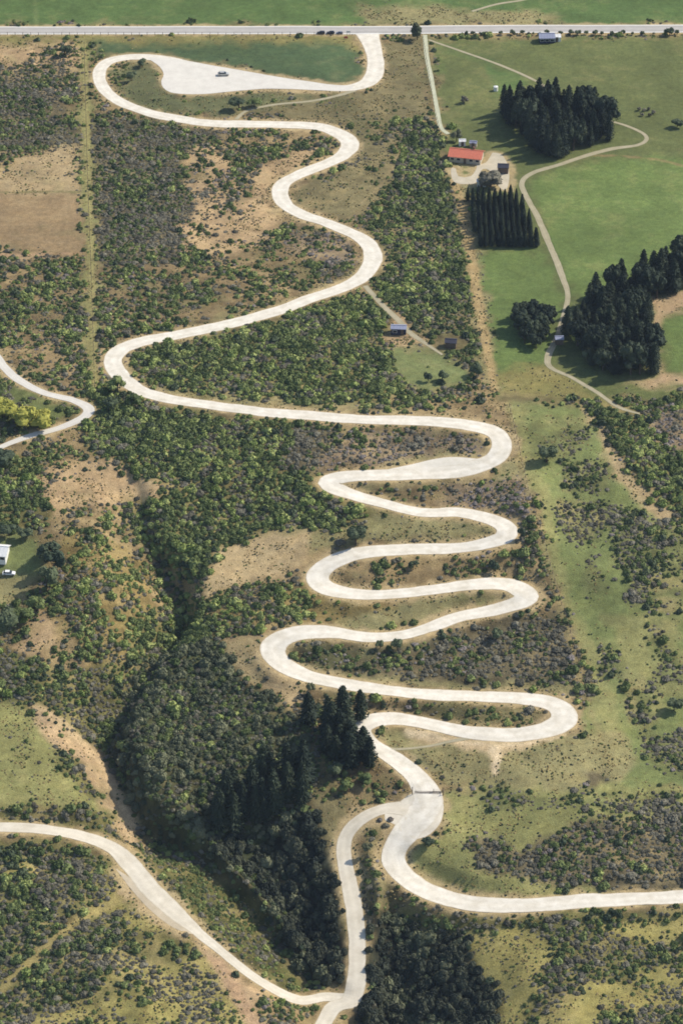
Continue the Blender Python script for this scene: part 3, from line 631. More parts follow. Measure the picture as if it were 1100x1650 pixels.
sp = 1.15
X, Y = np.meshgrid(np.arange(-192, 192, sp), np.arange(700, 1410, sp), indexing='ij')
X = (X + rng.uniform(-.6, .6, X.shape) * sp).ravel(); Y = (Y + rng.uniform(-.6, .6, Y.shape) * sp).ravel()
Z = zt(X, Y); U, Vv = proj(X, Y, Z)
ok = (U > -230) & (U < 1330) & (Vv > -60) & (Vv < 1900); X, Y, Z, U, Vv = (a[ok] for a in (X, Y, Z, U, Vv))
JX, JY = X + rng.normal(0, 1.1, X.shape), Y + rng.normal(0, 1.6, X.shape)
den = look(DEN, JX, JY, Z, 1.25); cid = look(CID, JX, JY, Z, 1.25); pid = look(PID, X, Y, Z)
cl = fbm(X, Y, 9, 3, 2) * .5 + fbm(X, Y, 2.6, 2, 5) * .28 + fbm(X, Y, 26, 2, 6) * .32           # clumping
rk = np.argsort(np.argsort(cl)) / len(cl)
keep = rk * .72 + rng.random(len(X)) * .28 > (1 - np.clip(den * .98, 0, .99))
dm = bil(DM, X, Y); dgm = bil(DG, X, Y)
keep &= dm > 0.75 + rng.random(len(X)) * .6
keep &= ~((bil(DLM, X, Y) < .5) & (rng.random(len(X)) < .85))
keep &= ~((dgm < 3.4) & (rng.random(len(X)) < .55))
EXCL = [((753,248),11),((640,532),6),((725,551),6),((4,892),9),((15,924),5),((690,600),3),((790,285),5),((885,62),8)]
for (uv, rr) in EXCL:
    p = at(*uv); keep &= np.hypot(X - p.x, Y - p.y) > rr
X, Y, Z, U, Vv, cid, pid, den, dm, cl = (a[keep] for a in (X, Y, Z, U, Vv, cid, pid, den, dm, cl))
n = len(X); kind = np.zeros(n, int); rr = rng.random(n) * .45 + .55 * np.argsort(np.argsort(fbm(X, Y, 6, 3, 7))) / n
rr = np.argsort(np.argsort(rr)) / n
for ci, c in enumerate(CN):
    mixd = CL[c][2]
    if not mixd: mixd = dict(green=.6, grey=.4)
    ks = [KINDS.index(k) for k in mixd]; cum = np.cumsum(list(mixd.values())); cum /= cum[-1]
    m = cid == ci; kind[m] = np.array(ks)[np.searchsorted(cum, rr[m]).clip(0, len(ks) - 1)]
sf = np.array([CL[c][3] for c in CN])[cid]
size = sf * (.62 + .55 * rng.random(n) ** 1.5 + .75 * (rng.random(n) > .94) - .22 * (rng.random(n) > .55)) * np.where(kind == 5, .6, 1) * np.where(kind >= 6, 1.35, 1) * np.where(kind == 4, .8, 1)
size *= np.where(den < .3, .75, 1) * (.8 + .5 * (fbm(X, Y, 20, 2, 1)))
size *= np.where((kind == 1) | (kind == 3), 1.1, .95)
size = np.minimum(size, .35 + np.maximum(dm, 0) * .75)
# thin out under large canopies
th = (kind >= 6) & (rng.random(n) < .35); sel = ~th
X, Y, Z, U, Vv, cid, pid, size, kind = (a[sel] for a in (X, Y, Z, U, Vv, cid, pid, size, kind)); n = len(X)
print('shrubs', n)
dist = np.sqrt(X**2 + Y**2 + (Z - H)**2); vis = (U > 6) & (U < 1094) & (Vv > 6) & (Vv < 1644)
score = np.where(vis, size / dist, 0)
desc = [p[3] for p in PL]
PBOX = [(max(0, min(q[0] for q in p[1])), max(0, min(q[1] for q in p[1])), min(1100, max(q[0] for q in p[1])), min(1650, max(q[1] for q in p[1]))) for p in PL]
indiv = np.zeros(n, bool)
FAM = {'grey_shrub': (0, 4, 5), 'green_shrub': (1, 2, 3), 'forest_tree': (6, 7)}
ADJ = {0: 'grey brown twiggy bush', 1: 'mid green leafy bush', 2: 'dark green rounded bush', 3: 'bright yellow green bush', 4: 'pale purple grey bush', 5: 'golden tussock clump', 6: 'rounded olive green tree', 7: 'shade-darkened bushy tree'}
SHORT = {'the scrub between the brown field and the side road': 'the scrub below the brown field', 'the large grey scrub block above the lower road': 'the grey block above the lower road'}
for nm, ks in FAM.items():
    m = np.isin(kind, ks); idx = np.where(m)[0]; idx = idx[np.argsort(-score[idx])]
    first = np.concatenate([idx[kind[idx] == k][:8] for k in ks]); idx = np.unique(np.concatenate([first, idx[:300 - len(first)]]))
    for i in idx:
        k = int(kind[i]); indiv[i] = True
        o = bpy.data.objects.new(nm, SH[KINDS[k]][random.randrange(3)]); COL.objects.link(o)
        o.location = (X[i], Y[i], Z[i] - .1); s = float(size[i]); o.scale = (s, s, s * random.uniform(.85, 1.15)); o.rotation_euler = (0, 0, random.uniform(0, 6.28))
        d = desc[int(pid[i])]; bx = PBOX[int(pid[i])]
        a_ = (U[i] - bx[0]) / (bx[2] - bx[0]); b__ = (Vv[i] - bx[1]) / (bx[3] - bx[1])
        zn = ('upper', 'middle', 'lower')[min(2, max(0, int(b__ * 3)))] + ' ' + ('left', 'centre', 'right')[min(2, max(0, int(a_ * 3)))]
        zn = 'middle' if zn == 'middle centre' else zn
        d = zn + ' of ' + SHORT.get(d, d)
        g = (ADJ[k] + "es" if ADJ[k].endswith("bush") else ADJ[k] + "s") + ", " + d
        lab = ADJ[k] + ', ' + d
        if len(lab.split()) > 16: print('LONG', lab)
        tag(o, lab, 'tree' if k >= 6 else 'bush', g)
def scatter(name, src, x, y, z, s, seed):
    me = bpy.data.meshes.new(name); nn = len(x); me.vertices.add(nn)
    me.vertices.foreach_set('co', np.stack([x, y, z - .1], 1).astype(np.float32).ravel())
    a = me.attributes.new('size', 'FLOAT', 'POINT'); a.data.foreach_set('value', s.astype(np.float32))
    me.update(); me.materials.append(src.materials[0])
    o = bpy.data.objects.new(name, me); COL.objects.link(o); tag(o, kind='stuff')
    ng = bpy.data.node_groups.new(name, 'GeometryNodeTree')
    ng.interface.new_socket('Geometry', in_out='INPUT', socket_type='NodeSocketGeometry'); ng.interface.new_socket('Geometry', in_out='OUTPUT', socket_type='NodeSocketGeometry')
    gi = ng.nodes.new('NodeGroupInput'); go = ng.nodes.new('NodeGroupOutput')
    oi = ng.nodes.new('GeometryNodeObjectInfo'); oi.transform_space = 'ORIGINAL'
    # an individual bush that stands in the scene is the pattern
    oi.inputs['Object'].default_value = next(ob for ob in COL.objects if ob.data == src)
    ip = ng.nodes.new('GeometryNodeInstanceOnPoints'); na = ng.nodes.new('GeometryNodeInputNamedAttribute'); na.data_type = 'FLOAT'; na.inputs['Name'].default_value = 'size'
    rv = ng.nodes.new('FunctionNodeRandomValue'); rv.data_type = 'FLOAT_VECTOR'; rv.inputs[0].default_value = (0, 0, 0); rv.inputs[1].default_value = (.12, .12, 6.28); rv.inputs['Seed'].default_value = seed
    e2r = ng.nodes.new('FunctionNodeEulerToRotation'); l = ng.links
    l.new(gi.outputs[0], ip.inputs['Points']); l.new(oi.outputs['Geometry'], ip.inputs['Instance']); l.new(rv.outputs[0], e2r.inputs[0]); l.new(e2r.outputs[0], ip.inputs['Rotation'])
    l.new(na.outputs[0], ip.inputs['Scale']); l.new(ip.outputs[0], go.inputs[0])
    md = o.modifiers.new('scatter', 'NODES'); md.node_group = ng; return o
var = rng.integers(0, 3, n)
STN = {0: 'grey_scrub', 1: 'green_scrub', 2: 'dark_scrub', 3: 'lime_scrub', 4: 'heather_scrub', 5: 'tussock_scrub', 6: 'forest_canopy', 7: 'shade_toned_canopy'}
STL = {0: 'dense grey brown scrub covering the slopes between the roads', 1: 'mid green scrub covering the slopes between the roads', 2: 'dark green scrub mixed through the slopes', 3: 'bright yellow green bushes speckled through the scrub', 4: 'pale purple grey heath patches between the hairpins', 5: 'golden tussocks on the dry slopes', 6: 'olive forest canopy filling the gully', 7: 'shade-darkened forest canopy beside the valley track'}
used = {ob.data.name for ob in COL.objects if ob.type == 'MESH'}
for k in range(8):
    src = [me for me in SH[KINDS[k]] if me.name in used]
    for j, me in enumerate(src):
        m = (kind == k) & ~indiv & (var % len(src) == j)
        if m.sum(): tag(scatter(STN[k], me, X[m], Y[m], Z[m], size[m], 3 * k + j), STL[k], 'scrub' if k < 6 else 'forest')

# fine tufts of dry and green grass on the rough ground
TUFT = ['tussock', 'grey', 'green', 'dark']
rough = np.array([{'dry': .6, 'tan': .5, 'soil': .45, 'olivebrown': .6, 'tanscrub': .7, 'ygrass': .6, 'ygreen': .5, 'strip': .12, 'stripgreen': .08, 'scrub': .6, 'heath': .6, 'loopgrass': .35, 'stripscrub': .4, 'verge': .25, 'fern': .6, 'goldscrub': .5, 'hillscrub': .4, 'greyscrub': .4}.get(c, 0) for c in CN])
tx = rng.uniform(-170, 170, 330000); ty = rng.uniform(705, 1370, 330000); tz = zt(tx, ty); tu, tv = proj(tx, ty, tz)
ok = (tu > -120) & (tu < 1220) & (tv > -20) & (tv < 1780); tx, ty, tz = tx[ok], ty[ok], tz[ok]
tc = look(CID, tx + rng.normal(0, 1, tx.shape), ty + rng.normal(0, 1.5, tx.shape), tz, 1.25)
pr = rough[tc] * sstep(.35, .65, fbm(tx, ty, 5, 4, 2)) * 1.3; td = bil(DM, tx, ty)
ok = (rng.random(len(tx)) < pr) & (td > .5); tx, ty, tz, tc = tx[ok], ty[ok], tz[ok], tc[ok]
tk_ = np.where(rng.random(len(tx)) < .6, 0, 1 + (rng.random(len(tx)) * 3).astype(int)); ts = rng.uniform(.15, .40, len(tx))
print('tufts', len(tx))
for k in range(4):
    m = tk_ == k; src = [me for me in SH[TUFT[k]] if me.name in used][0]
    tag(scatter('grass_tufts', src, tx[m], ty[m], tz[m] + .08, ts[m], 90 + k), ['straw coloured tufts on the dry ground', 'grey brown low twigs on the rough ground', 'green tufts on the rough ground', 'dark green tufts on the rough ground'][k], 'grass')

# ------------------------------------------------------------------ trees
PEX = .62
def conifer_parts(seed, h=1.0, wd=.2, tiers=11, bare=.06):
    r = random.Random(seed); mb = MB(); n = 11
    for t in range(tiers):
        f = t / tiers; z = h * (bare + (1 - bare) * f); rad = wd * h * ((1 - f) ** PEX) * min(1, .6 + 2.2 * f) * r.uniform(.8, 1.15) + .01
        zt_ = z + h * (1.55 / tiers); V = []
        ox, oy = r.uniform(-.03, .03) * wd * h, r.uniform(-.03, .03) * wd * h; a0 = r.uniform(0, 6)
        for i in range(n * 2):
            a = a0 + math.pi * i / n; q = rad * (r.uniform(.85, 1.2) if i % 2 == 0 else r.uniform(.45, .7)); V.append((ox + q * math.cos(a), oy + q * math.sin(a), z - rad * (.25 if i % 2 == 0 else .0) * r.uniform(.4, 1.2)))
        for i in range(n): 
            a = a0 + 2 * math.pi * i / n; q = rad * .28; V.append((ox + q * math.cos(a), oy + q * math.sin(a), z + h * .6 / tiers))
        V.append((0, 0, min(zt_, h * 1.02)))
        m = 2 * n; F_ = []
        for i in range(n):
            F_ += [(2*i, (2*i+1) % m, m+i), ((2*i+1) % m, (2*i+2) % m, m+(i+1) % n), ((2*i+1) % m, m+(i+1) % n, m+i), (m+i, m+(i+1) % n, m+n)]
        mb.add(V, F_)
    pts = []
    for k in range(420):
        f = r.random() ** 1.2; rad = wd * h * (1 - f) ** PEX * min(1, .6 + 2.2 * f); a = r.uniform(0, 6.28); q = rad * r.uniform(.75, 1.15); pts.append((q * math.cos(a), q * math.sin(a), h * (bare + (1-bare) * f)))
    leaf_cloud(mb, pts, .021 * h, r)
    tk = MB(); tk.cyl((0,0,-.03*h), (0,0,h*.5), .016*h, .008*h, 6)
    return mb.mesh('crown', M['pine']), tk.mesh('trunk', M['bark'])
def broad_parts(seed, m, tall=1.0, lobes=8, leaves=380, ls=.035, s0=.13, s1=.22):
    r = random.Random(seed); mb = MB(); L = []
    for i in range(lobes):
        a = r.uniform(0, 6.28); z = r.uniform(.38, .82); d = .30 * math.sin(min(1, (1.05 - z) * 2) * 1.5) * r.uniform(.4, 1); s = r.uniform(s0, s1)
        c = (d * math.cos(a), d * math.sin(a), z * tall); L.append((c, s)); dome(mb, c, s, s * 1.05 * tall, r, 9, 5, .25)
    pts = []
    for k in range(leaves):
        c, s = r.choice(L); t = r.uniform(0, 6.28); e = r.uniform(-1.2, 1.5); q = s * r.uniform(.95, 1.35)
        pts.append((c[0] + q * math.cos(e) * math.cos(t), c[1] + q * math.cos(e) * math.sin(t), c[2] + q * tall * math.sin(e)))
    leaf_cloud(mb, pts, ls, r)
    tk = MB(); tk.cyl((0,0,-.04), (0,0,.5*tall), .032, .018, 7)
    for i in range(4):
        c, s = L[i]; tk.cyl((0,0,.25*tall), c, .014, .006, 5)
    return mb.mesh('crown', m), tk.mesh('trunk', M['bark'])
ROUGH = [broad_parts(500 + i, M['pine'], 1.0, 26, 1100, .024, .07, .13) for i in range(4)]
PINE = [conifer_parts(100 + i, 1, random.uniform(.15, .21), 9 + i % 3) for i in range(7)]
MIXED = PINE + ROUGH[:2]
SLIM = [conifer_parts(200 + i, 1, random.uniform(.11, .14), 13) for i in range(4)]
BROAD = {k: [broad_parts(300 + 10 * j + i, M[k]) for i in range(3)] for j, k in enumerate(('dark', 'canopy', 'green', 'willow', 'poplar', 'grey'))}
SLEN = [broad_parts(400 + i, M['poplar'], 1.0, 9, 300) for i in range(2)]
def tree(name, parts, p, h, label, group=None, wide=1.0):
    if not isinstance(p, Vector):
        uv = p; p = at(*p)
        if bil(DM, p.x, p.y) < .4: print('ON ROAD', uv, label, float(bil(DM, p.x, p.y)))
    e = empty(name, p, random.uniform(0, 6.28), label, 'tree', group); e.scale = (h * wide, h * wide, h)
    for me, nm in zip(parts, ('crown', 'trunk')):
        o = bpy.data.objects.new(nm, me); COL.objects.link(o); o.parent = e
    return e
def zone(u, v, box):
    a = (u - box[0]) / (box[2] - box[0]); b = (v - box[1]) / (box[3] - box[1])
    if a < .2: return 'on the left edge of'
    if a > .8: return 'on the right edge of'
    if b > .72: return 'in the front row of'
    if b < .25: return 'at the back of'
    return 'in the middle of'
def grove(name, parts, poly, gap, h0, h1, desc_, where, wide=1.0, rows=False, skip=None):
    Wp = [T(u, v) for (u, v) in poly]; Wp = [(float(a), float(b)) for a, b in Wp]
    xs = [p[0] for p in Wp]; ys = [p[1] for p in Wp]; us = [p[0] for p in poly]; vs = [p[1] for p in poly]; box = (min(us), min(vs), max(us), max(vs)); cnt = 0
    y = min(ys)
    while y < max(ys):
        x = min(xs) + (0 if rows else random.uniform(0, gap))
        while x < max(xs):
            j = .12 if rows else .38
            px, py = x + random.uniform(-j, j) * gap, y + random.uniform(-j, j) * gap
            if bool(pmask(Wp, np.array([px]), np.array([py]))[0]) and float(bil(DM, px, py)) > 1:
                z = float(zt(px, py)); u, v = proj(px, py, z)
                zn = zone(u, v, box)
                pt = random.choice(parts); tree(name, pt, Vector((px, py, z)), random.uniform(h0, h1), f'{desc_} {zn} {where}', f'{where} trees', wide * random.uniform(.88, 1.15) * (.66 if pt in ROUGH else 1)); cnt += 1
            x += gap
        y += gap * (1.15 if rows else 1)
    print(name, where, cnt)
grove('pine_tree', MIXED, [(806,178),(826,168),(872,170),(945,182),(984,205),(986,228),(948,238),(900,256),(872,252),(846,226),(812,204)], 3.7, 7, 14.5, 'tall dark pine', 'the grove above the farmhouse', 1.35)
grove('slender_conifer', SLIM, [(752,322),(838,322),(868,398),(772,402)], 1.95, 4.2, 6.6, 'slender dark conifer', 'the plantation block below the farmhouse', 1.5, True)
grove('pine_tree', MIXED, [(1140,395),(1060,440),(990,465),(945,500),(912,540),(925,556),(962,600),(1005,612),(1062,602),(1052,545),(1036,492),(1100,464),(1140,455)], 3.7, 6.5, 13.5, 'tall dark pine', 'the large wood at the right edge', 1.4)
grove('clump_conifer', ROUGH, [(830,505),(880,508),(884,540),(868,568),(838,556),(828,530)], 3.2, 5, 9, 'dark bushy conifer', 'the small clump left of the farm track', 1.5)
grove('fir_tree', PINE, [(345,1338),(360,1310),(410,1275),(450,1262),(505,1256),(512,1280),(470,1310),(400,1345)], 3.9, 13, 17, 'dark fir', 'the fir stand in the gully forest', 1.4)
for (u, v, h, s) in [(497,1165,11,'standing alone at the left of the roadside clump'),(528,1180,13,'at the upper left of the roadside clump'),(552,1172,15,'with the highest top in the roadside clump'),(580,1160,11,'touching the road at the upper right of the clump')]:
    tree('pine_tree', random.choice(PINE), (u, v), h, 'dark pine ' + s, None, 1.6)
grove('roadside_conifer', PINE, [(515,1190),(560,1180),(600,1225),(600,1246),(560,1236),(530,1225)], 3.6, 9, 13, 'dark pine', 'the roadside clump beside the lowest left hairpin', 1.75)
for (kd, u, v, h, wd, lab) in [
 ('dark',540,1252,5,1.3,'small dark tree below the roadside pine clump'),('green',590,1262,4,1.6,'low green tree below the roadside pines'),('green',560,1275,4,1.5,'low green tree left of the gravel junction'),
 ('dark',573,876,6.5,1.25,'dark round tree above the third left hairpin'),('dark',880,744,6,1.35,'largest round dark bush on the grassy strip'),
 ('dark',213,130,4,1.4,'dark bush inside the parking loop, lower of the two'),('dark',230,108,3.5,1.4,'dark bush inside the parking loop, upper of the two'),
 ('dark',385,176,5,1.8,'wide dark tree between the parking area and the road'),('green',410,172,4,1.8,'green tree beside the shortcut track'),
 ('dark',105,90,5,1.2,'dark tree below the highway at the top left'),
 ('green',190,632,5.5,1.3,'green tree below the long left bend'),('green',212,655,5,1.4,'green tree just right of the side road bend'),('dark',180,662,5,1.2,'dark tree where the side road meets the fence line'),
 ('willow',8,674,7,1.6,'yellow green willow at the left edge inside the side road bend'),('willow',40,686,7,1.6,'yellow green willow in the middle of the three'),('willow',70,690,6.5,1.6,'yellow green willow nearest the side road bend'),
 ('dark',5,755,7,1.5,'dark tree at the left edge below the side road'),('dark',8,1022,9,1.2,'tall dark tree at the left edge below the white house'),
 ('dark',78,905,7,1.3,'dark tree right of the white house'),('dark',88,925,8,1.2,'tall dark tree in the shelterbelt right of the white house'),('dark',76,948,7,1.2,'dark tree at the lower end of the shelterbelt'),
 ('green',60,985,5,1.5,'green tree at the foot of the shelterbelt'),('green',40,1000,5,1.5,'green tree below the shelterbelt near the left edge'),
 ('dark',15,862,4,1.8,'dark hedge tree behind the white house'),('dark',42,866,4,1.6,'dark tree right of the hedge behind the white house'),
 ('dark',712,614,4.2,1.2,'dark round tree on the bright lawn, right one'),('dark',690,614,3.5,1.1,'dark round tree on the bright lawn, left one'),('dark',770,606,5,1.2,'dark tree right of the bright lawn'),
 ('canopy',672,64,7,1.0,'dark bare tree beside the highway and the lane'),('canopy',735,228,5,1.1,'dark tree left of the red roofed farmhouse'),('grey',790,300,6,1.9,'dark spreading tree below the farmyard'),('grey',777,300,5.5,1.6,'dark tree left of the farmyard gate'),
 ('willow',938,556,7,1.25,'yellowing tree in front of the large wood'),('poplar',985,585,8,.8,'pale poplar at the front of the large wood'),('poplar',972,592,7,.8,'small pale poplar at the front of the large wood'),
 ('dark',1090,205,3.6,1.6,'dark bush in the right hand paddock near the frame edge'),('grey',748,166,3,1.2,'small brown bush in the paddock above the farmhouse'),
 ('dark',800,1030,4,1.2,'darkest bush in the scrub inside the last wide hairpin'),('dark',665,888+30,3.4,1.2,'dark bush on the island of the third hairpin'),
 ('dark',640,1047,4,1.1,'dark bush standing against the road inside the last wide hairpin'),('dark',612,1045,3,1.1,'small dark bush left of the one against the road'),
 ('dark',797,920,4,1.2,'dark bush on top of the third right hairpin'),('dark',838,870,4,.9,'narrow dark bush at the second right hairpin'),('canopy',500,1116,4,.8,'small narrow tree at the lower edge of the lowest left bend'),
 ('dark',690,1364,3,1.5,'dark bush at the inner edge of the lower road curve'),('canopy',592,1374,4,.9,'grey bush between the two lower roads'),
 ('dark',1085,1145,4.5,1.4,'dark bush on the grassy strip at the right edge'),('dark',945,580,4,1.2,'dark tree beside the farm track below the wood')]:
    tree('round_tree' if h > 4.5 else 'bushy_tree', random.choice(BROAD[kd]), (u, v), h, lab, None, wd)
# hedge plants along the highway on the right
for i, u in enumerate([752,762,775,783,806,826,842,858,868,880,902,918,930,944,958,969,985,1003,1018,1034,1052,1070,1078,1090,1106]):
    tree('hedge_tree', random.choice(BROAD['dark']), (u, 56.5 + random.uniform(-.8, .8)), random.uniform(1.2, 2.3) + (2.2 if i == 22 else 0), ('tallest hedge tree beside the highway at the right' if i == 22 else 'small dark hedge tree in the row along the highway'), 'hedge trees along the highway', random.uniform(1.1, 1.7))
for u, v in [(1029,178),(1037,180),(1045,178),(1052,183),(1034,187),(1046,188)]:
    tree('bushy_tree', random.choice(BROAD['grey']), (u, v), 1.5, 'tiny brown bush in the loose cluster in the right paddock', 'tiny bushes in the right paddock', 1.4)

# ------------------------------------------------------------------ buildings
M['redroof'] = plain('red_iron_roof', (.68,.21,.13), .5, var=.12)
M['cream'] = plain('cream_wall', (.50,.44,.34), .8)
M['white'] = plain('white_wall', (.78,.77,.73), .7, var=.05)
M['whiteroof'] = plain('white_iron_roof', (.75,.75,.73), .45, var=.05)
M['bluewall'] = plain('navy_wall', (.03,.035,.07), .6)
M['greyroof'] = plain('grey_iron_roof', (.30,.32,.42), .45, var=.08)
M['darkroof'] = plain('dark_iron_roof', (.06,.06,.08), .5)
M['glass'] = plain('window_glass', (.03,.04,.05), .1)
M['wood'] = plain('weathered_wood', (.16,.12,.09), .9, var=.2)
M['brick'] = plain('brown_brick', (.22,.13,.09), .9)
def house(name, uv, L, D, hw, hr, rz, wall, roof, label, cat='house', wins=3, chimney=False, door=True, eave=.5, z=0, lean=None):
    p = at(*uv); p.z += z; e = empty(name, p, rz, label, cat)
    b = MB(); x, y = L / 2, D / 2
    b.add([(-x,-y,-.8),(x,-y,-.8),(x,y,-.8),(-x,y,-.8),(-x,-y,hw),(x,-y,hw),(x,y,hw),(-x,y,hw),(-x,0,hw+hr-.06),(x,0,hw+hr-.06)],
          [(0,1,5,4),(2,3,7,6),(1,2,6,9,5),(3,0,4,8,7)])
    b.build('wall', wall, e)
    X_ = x + eave; Y_ = y + eave; ze = hw - eave * hr / y; r = MB(); t = .14
    for s in (1, -1):
        r.add([(-X_, s*Y_, ze), (X_, s*Y_, ze), (X_, 0, hw+hr), (-X_, 0, hw+hr), (-X_, s*Y_, ze+t), (X_, s*Y_, ze+t), (X_, 0, hw+hr+t), (-X_, 0, hw+hr+t)],
              [(0,1,2,3),(4,5,6,7),(0,1,5,4),(0,4,7,3),(1,2,6,5)])
        nr = int(L / .9)
        for i in range(1, nr):                                       # standing seams
            xx = -X_ + 2 * X_ * i / nr; yy = s * Y_
            r.add([(xx-.03, yy, ze+t), (xx+.03, yy, ze+t), (xx+.03, 0, hw+hr+t), (xx-.03, 0, hw+hr+t), (xx-.03, yy, ze+t+.06), (xx+.03, yy, ze+t+.06), (xx+.03, 0, hw+hr+t+.06), (xx-.03, 0, hw+hr+t+.06)], [(4,5,6,7),(0,4,7,3),(1,5,6,2),(0,1,5,4)])
    ro = r.build('roof', roof, e)
    c = MB(); c.box((0, 0, hw+hr+t+.03), (2*X_, .35, .08)); c.build('ridge_cap', roof, ro)
    for i in range(wins):
        xx = -x + L * (i + .5) / wins
        if door and i == wins // 2: continue
        f = MB(); f.box((xx, -y-.04, hw*.58), (1.5, .1, 1.1)); fr = f.build('window', M['white'], e)
        g = MB(); g.box((xx, -y-.10, hw*.58), (1.3, .06, .9)); g.build('pane', M['glass'], fr)
    if door:
        g = MB(); g.box((-x + L * (wins // 2 + .5) / wins, -y-.05, 1.0), (1.0, .1, 2.0)); dd = g.build('door', M['wood'], e)
    if chimney:
        c = MB(); c.box((x*.45, .6, hw+hr+.2), (.8, .6, 1.6)); c.build('chimney', M['brick'], ro)
    return e
house('farmhouse', (751,257), 11.6, 6.6, 2.5, 1.6, R(-13), M['cream'], M['redroof'], 'long farmhouse with a bright red iron roof beside the farmyard', wins=5, chimney=True)
house('garden_shed', (744,234), 2.4, 1.8, 1.9, .5, R(5), M['white'], M['whiteroof'], 'tiny white shed behind the red roofed farmhouse', 'shed', wins=1, eave=.15)
house('garden_shed', (762,236), 2.6, 1.8, 1.7, .5, R(-10), M['cream'], M['greyroof'], 'tiny pinkish shed behind the right end of the farmhouse', 'shed', wins=1, eave=.15)
house('farm_shed', (810,277), 3.8, 3.0, 2.4, .8, R(-5), M['wood'], M['darkroof'], 'dark open shed standing in the pale farmyard', 'shed', wins=1, eave=.2)
house('garden_shed', (775,299), 3.2, 2.0, 2.0, .4, R(-3), M['white'], M['whiteroof'], 'small white roofed shed at the foot of the spreading trees', 'shed', wins=1, eave=.2)
house('hay_barn', (880,66), 5.8, 4.4, 2.2, 1.0, R(2), M['bluewall'], M['greyroof'], 'navy barn with a grey roof beside the highway', 'barn', wins=3, eave=.3, door=False)
house('lean_to_shed', (896,64.5), 3.0, 3.2, 1.8, .4, R(2), M['white'], M['whiteroof'], 'pale shed joined to the right of the navy barn', 'shed', wins=1, eave=.15)
house('white_house', (-2,897), 5.8, 6.0, 2.5, 1.4, R(-8), M['white'], M['whiteroof'], 'white roofed house cut by the left edge of the picture', wins=3)
house('pump_hut', (900,553), 2.6, 2.4, 2.1, .5, R(4), M['wood'], M['greyroof'], 'small dark hut on the farm track beside the wood', 'hut', wins=1, eave=.2)
house('cabin', (726,558), 3.6, 2.8, 2.1, .7, R(-8), M['wood'], M['darkroof'], 'dark brown cabin at the top of the bright lawn', 'cabin', wins=1, eave=.25)
house('roadside_shed', (642,536), 5.0, 3.0, 2.2, .6, R(-4), M['bluewall'], M['greyroof'], 'navy walled shed with a pale roof beside the spur track', 'shed', wins=2, eave=.2)
# white water tank
p = at(798, 146); e = empty('water_tank', p, 0, 'white round water tank at the edge of the pine grove', 'water tank')
b = MB(); b.cyl((0,0,-.3), (0,0,1.7), .85, .85, 20); b.build('tank_body', M['white'], e, False); b = MB(); b.cyl((0,0,1.7), (0,0,1.95), .89, .2, 20); b.build('tank_lid', M['whiteroof'], e)

# ------------------------------------------------------------------ vehicles
M['tyre'] = plain('tyre_rubber', (.02,.02,.02), .9); M['rim'] = plain('wheel_rim', (.45,.45,.46), .35, .8)
M['lampglass'] = plain('headlamp_glass', (.7,.7,.7), .2); M['taillamp'] = plain('tail_lamp_red', (.4,.02,.02), .3)
def car(uv, paint, rz, label, name='parked_car', z=.06, van=False, s=1.0):
    p = at(*uv); p.z += z; e = empty(name, p, rz, label, 'car', 'parked cars'); e.scale = (s, s, s)
    L, Wd = 4.4, 1.78; pr = [(-2.2,.35),(-2.2,.78),(-2.1,.92),(-1.2,.98),(.9,.98),(2.0,.80),(2.2,.62),(2.2,.35)]
    b = MB(); V = [(x, sx * Wd/2 * (1 if z_ < .9 else .96), z_) for sx in (-1, 1) for (x, z_) in pr]; k = len(pr)
    b.add(V, [tuple(range(k)), tuple(range(2*k-1, k-1, -1))] + [((i+1) % k, i, k+i, k+(i+1) % k) for i in range(k)]); b.build('body', paint, e)
    top = [(-2.05,.97),(-1.75,1.48),(.35,1.48),(1.15,.97)] if van else [(-1.85,.97),(-1.25,1.42),(.25,1.42),(1.1,.97)]
    c = MB(); V = [(x, sx * (.84 if z_ < 1 else .68), z_) for sx in (-1, 1) for (x, z_) in top]
    c.add(V, [(0,1,2,3),(7,6,5,4),(1,0,4,5),(2,1,5,6),(3,2,6,7)]); g = c.build('window_glass', M['glass'], e)
    r = MB(); x0, x1 = top[1][0], top[2][0]; r.box(((x0+x1)/2, 0, top[1][1] + .02), (x1-x0+.1, 1.4, .06)); r.build('roof', paint, e)
    for sx in (-1.35, 1.38):
        for sy in (-1, 1):
            w_ = MB(); w_.cyl((sx, sy*.70, .32), (sx, sy*.92, .32), .33, .33, 14); wh = w_.build('wheel', M['tyre'], e)
            q = MB(); q.cyl((sx, sy*.915, .32), (sx, sy*.935, .32), .19, .19, 10); q.build('rim', M['rim'], wh)
    for sy in (-1, 1):
        q = MB(); q.box((2.19, sy*.62, .66), (.06, .36, .14)); q.build('headlight', M['lampglass'], e)
        q = MB(); q.box((-2.2, sy*.66, .76), (.05, .26, .16)); q.build('tail_light', M['taillamp'], e)
    return e
M['blackpaint'] = plain('black_car_paint', (.02,.02,.028), .25, .2, .02); M['bluepaint'] = plain('grey_blue_car_paint', (.16,.18,.25), .3, .3, .02)
M['silverpaint'] = plain('silver_car_paint', (.50,.49,.46), .3, .3, .02); M['whitepaint'] = plain('white_car_paint', (.75,.75,.76), .3, 0, .02)
M['navypaint'] = plain('navy_car_paint', (.03,.03,.06), .3, .2, .02)
car((517,54.5), M['blackpaint'], R(180), 'black car parked on the highway verge, leftmost of three', van=True, s=.72)
car((532.5,54.5), M['blackpaint'], R(180), 'black car parked on the highway verge, middle of three', van=True, s=.72)
car((547,54.5), M['bluepaint'], R(180), 'grey blue car parked on the highway verge, rightmost of three', s=.6)
car((360,121.5), M['silverpaint'], R(2), 'pale car parked alone in the gravel parking area', s=1.0)
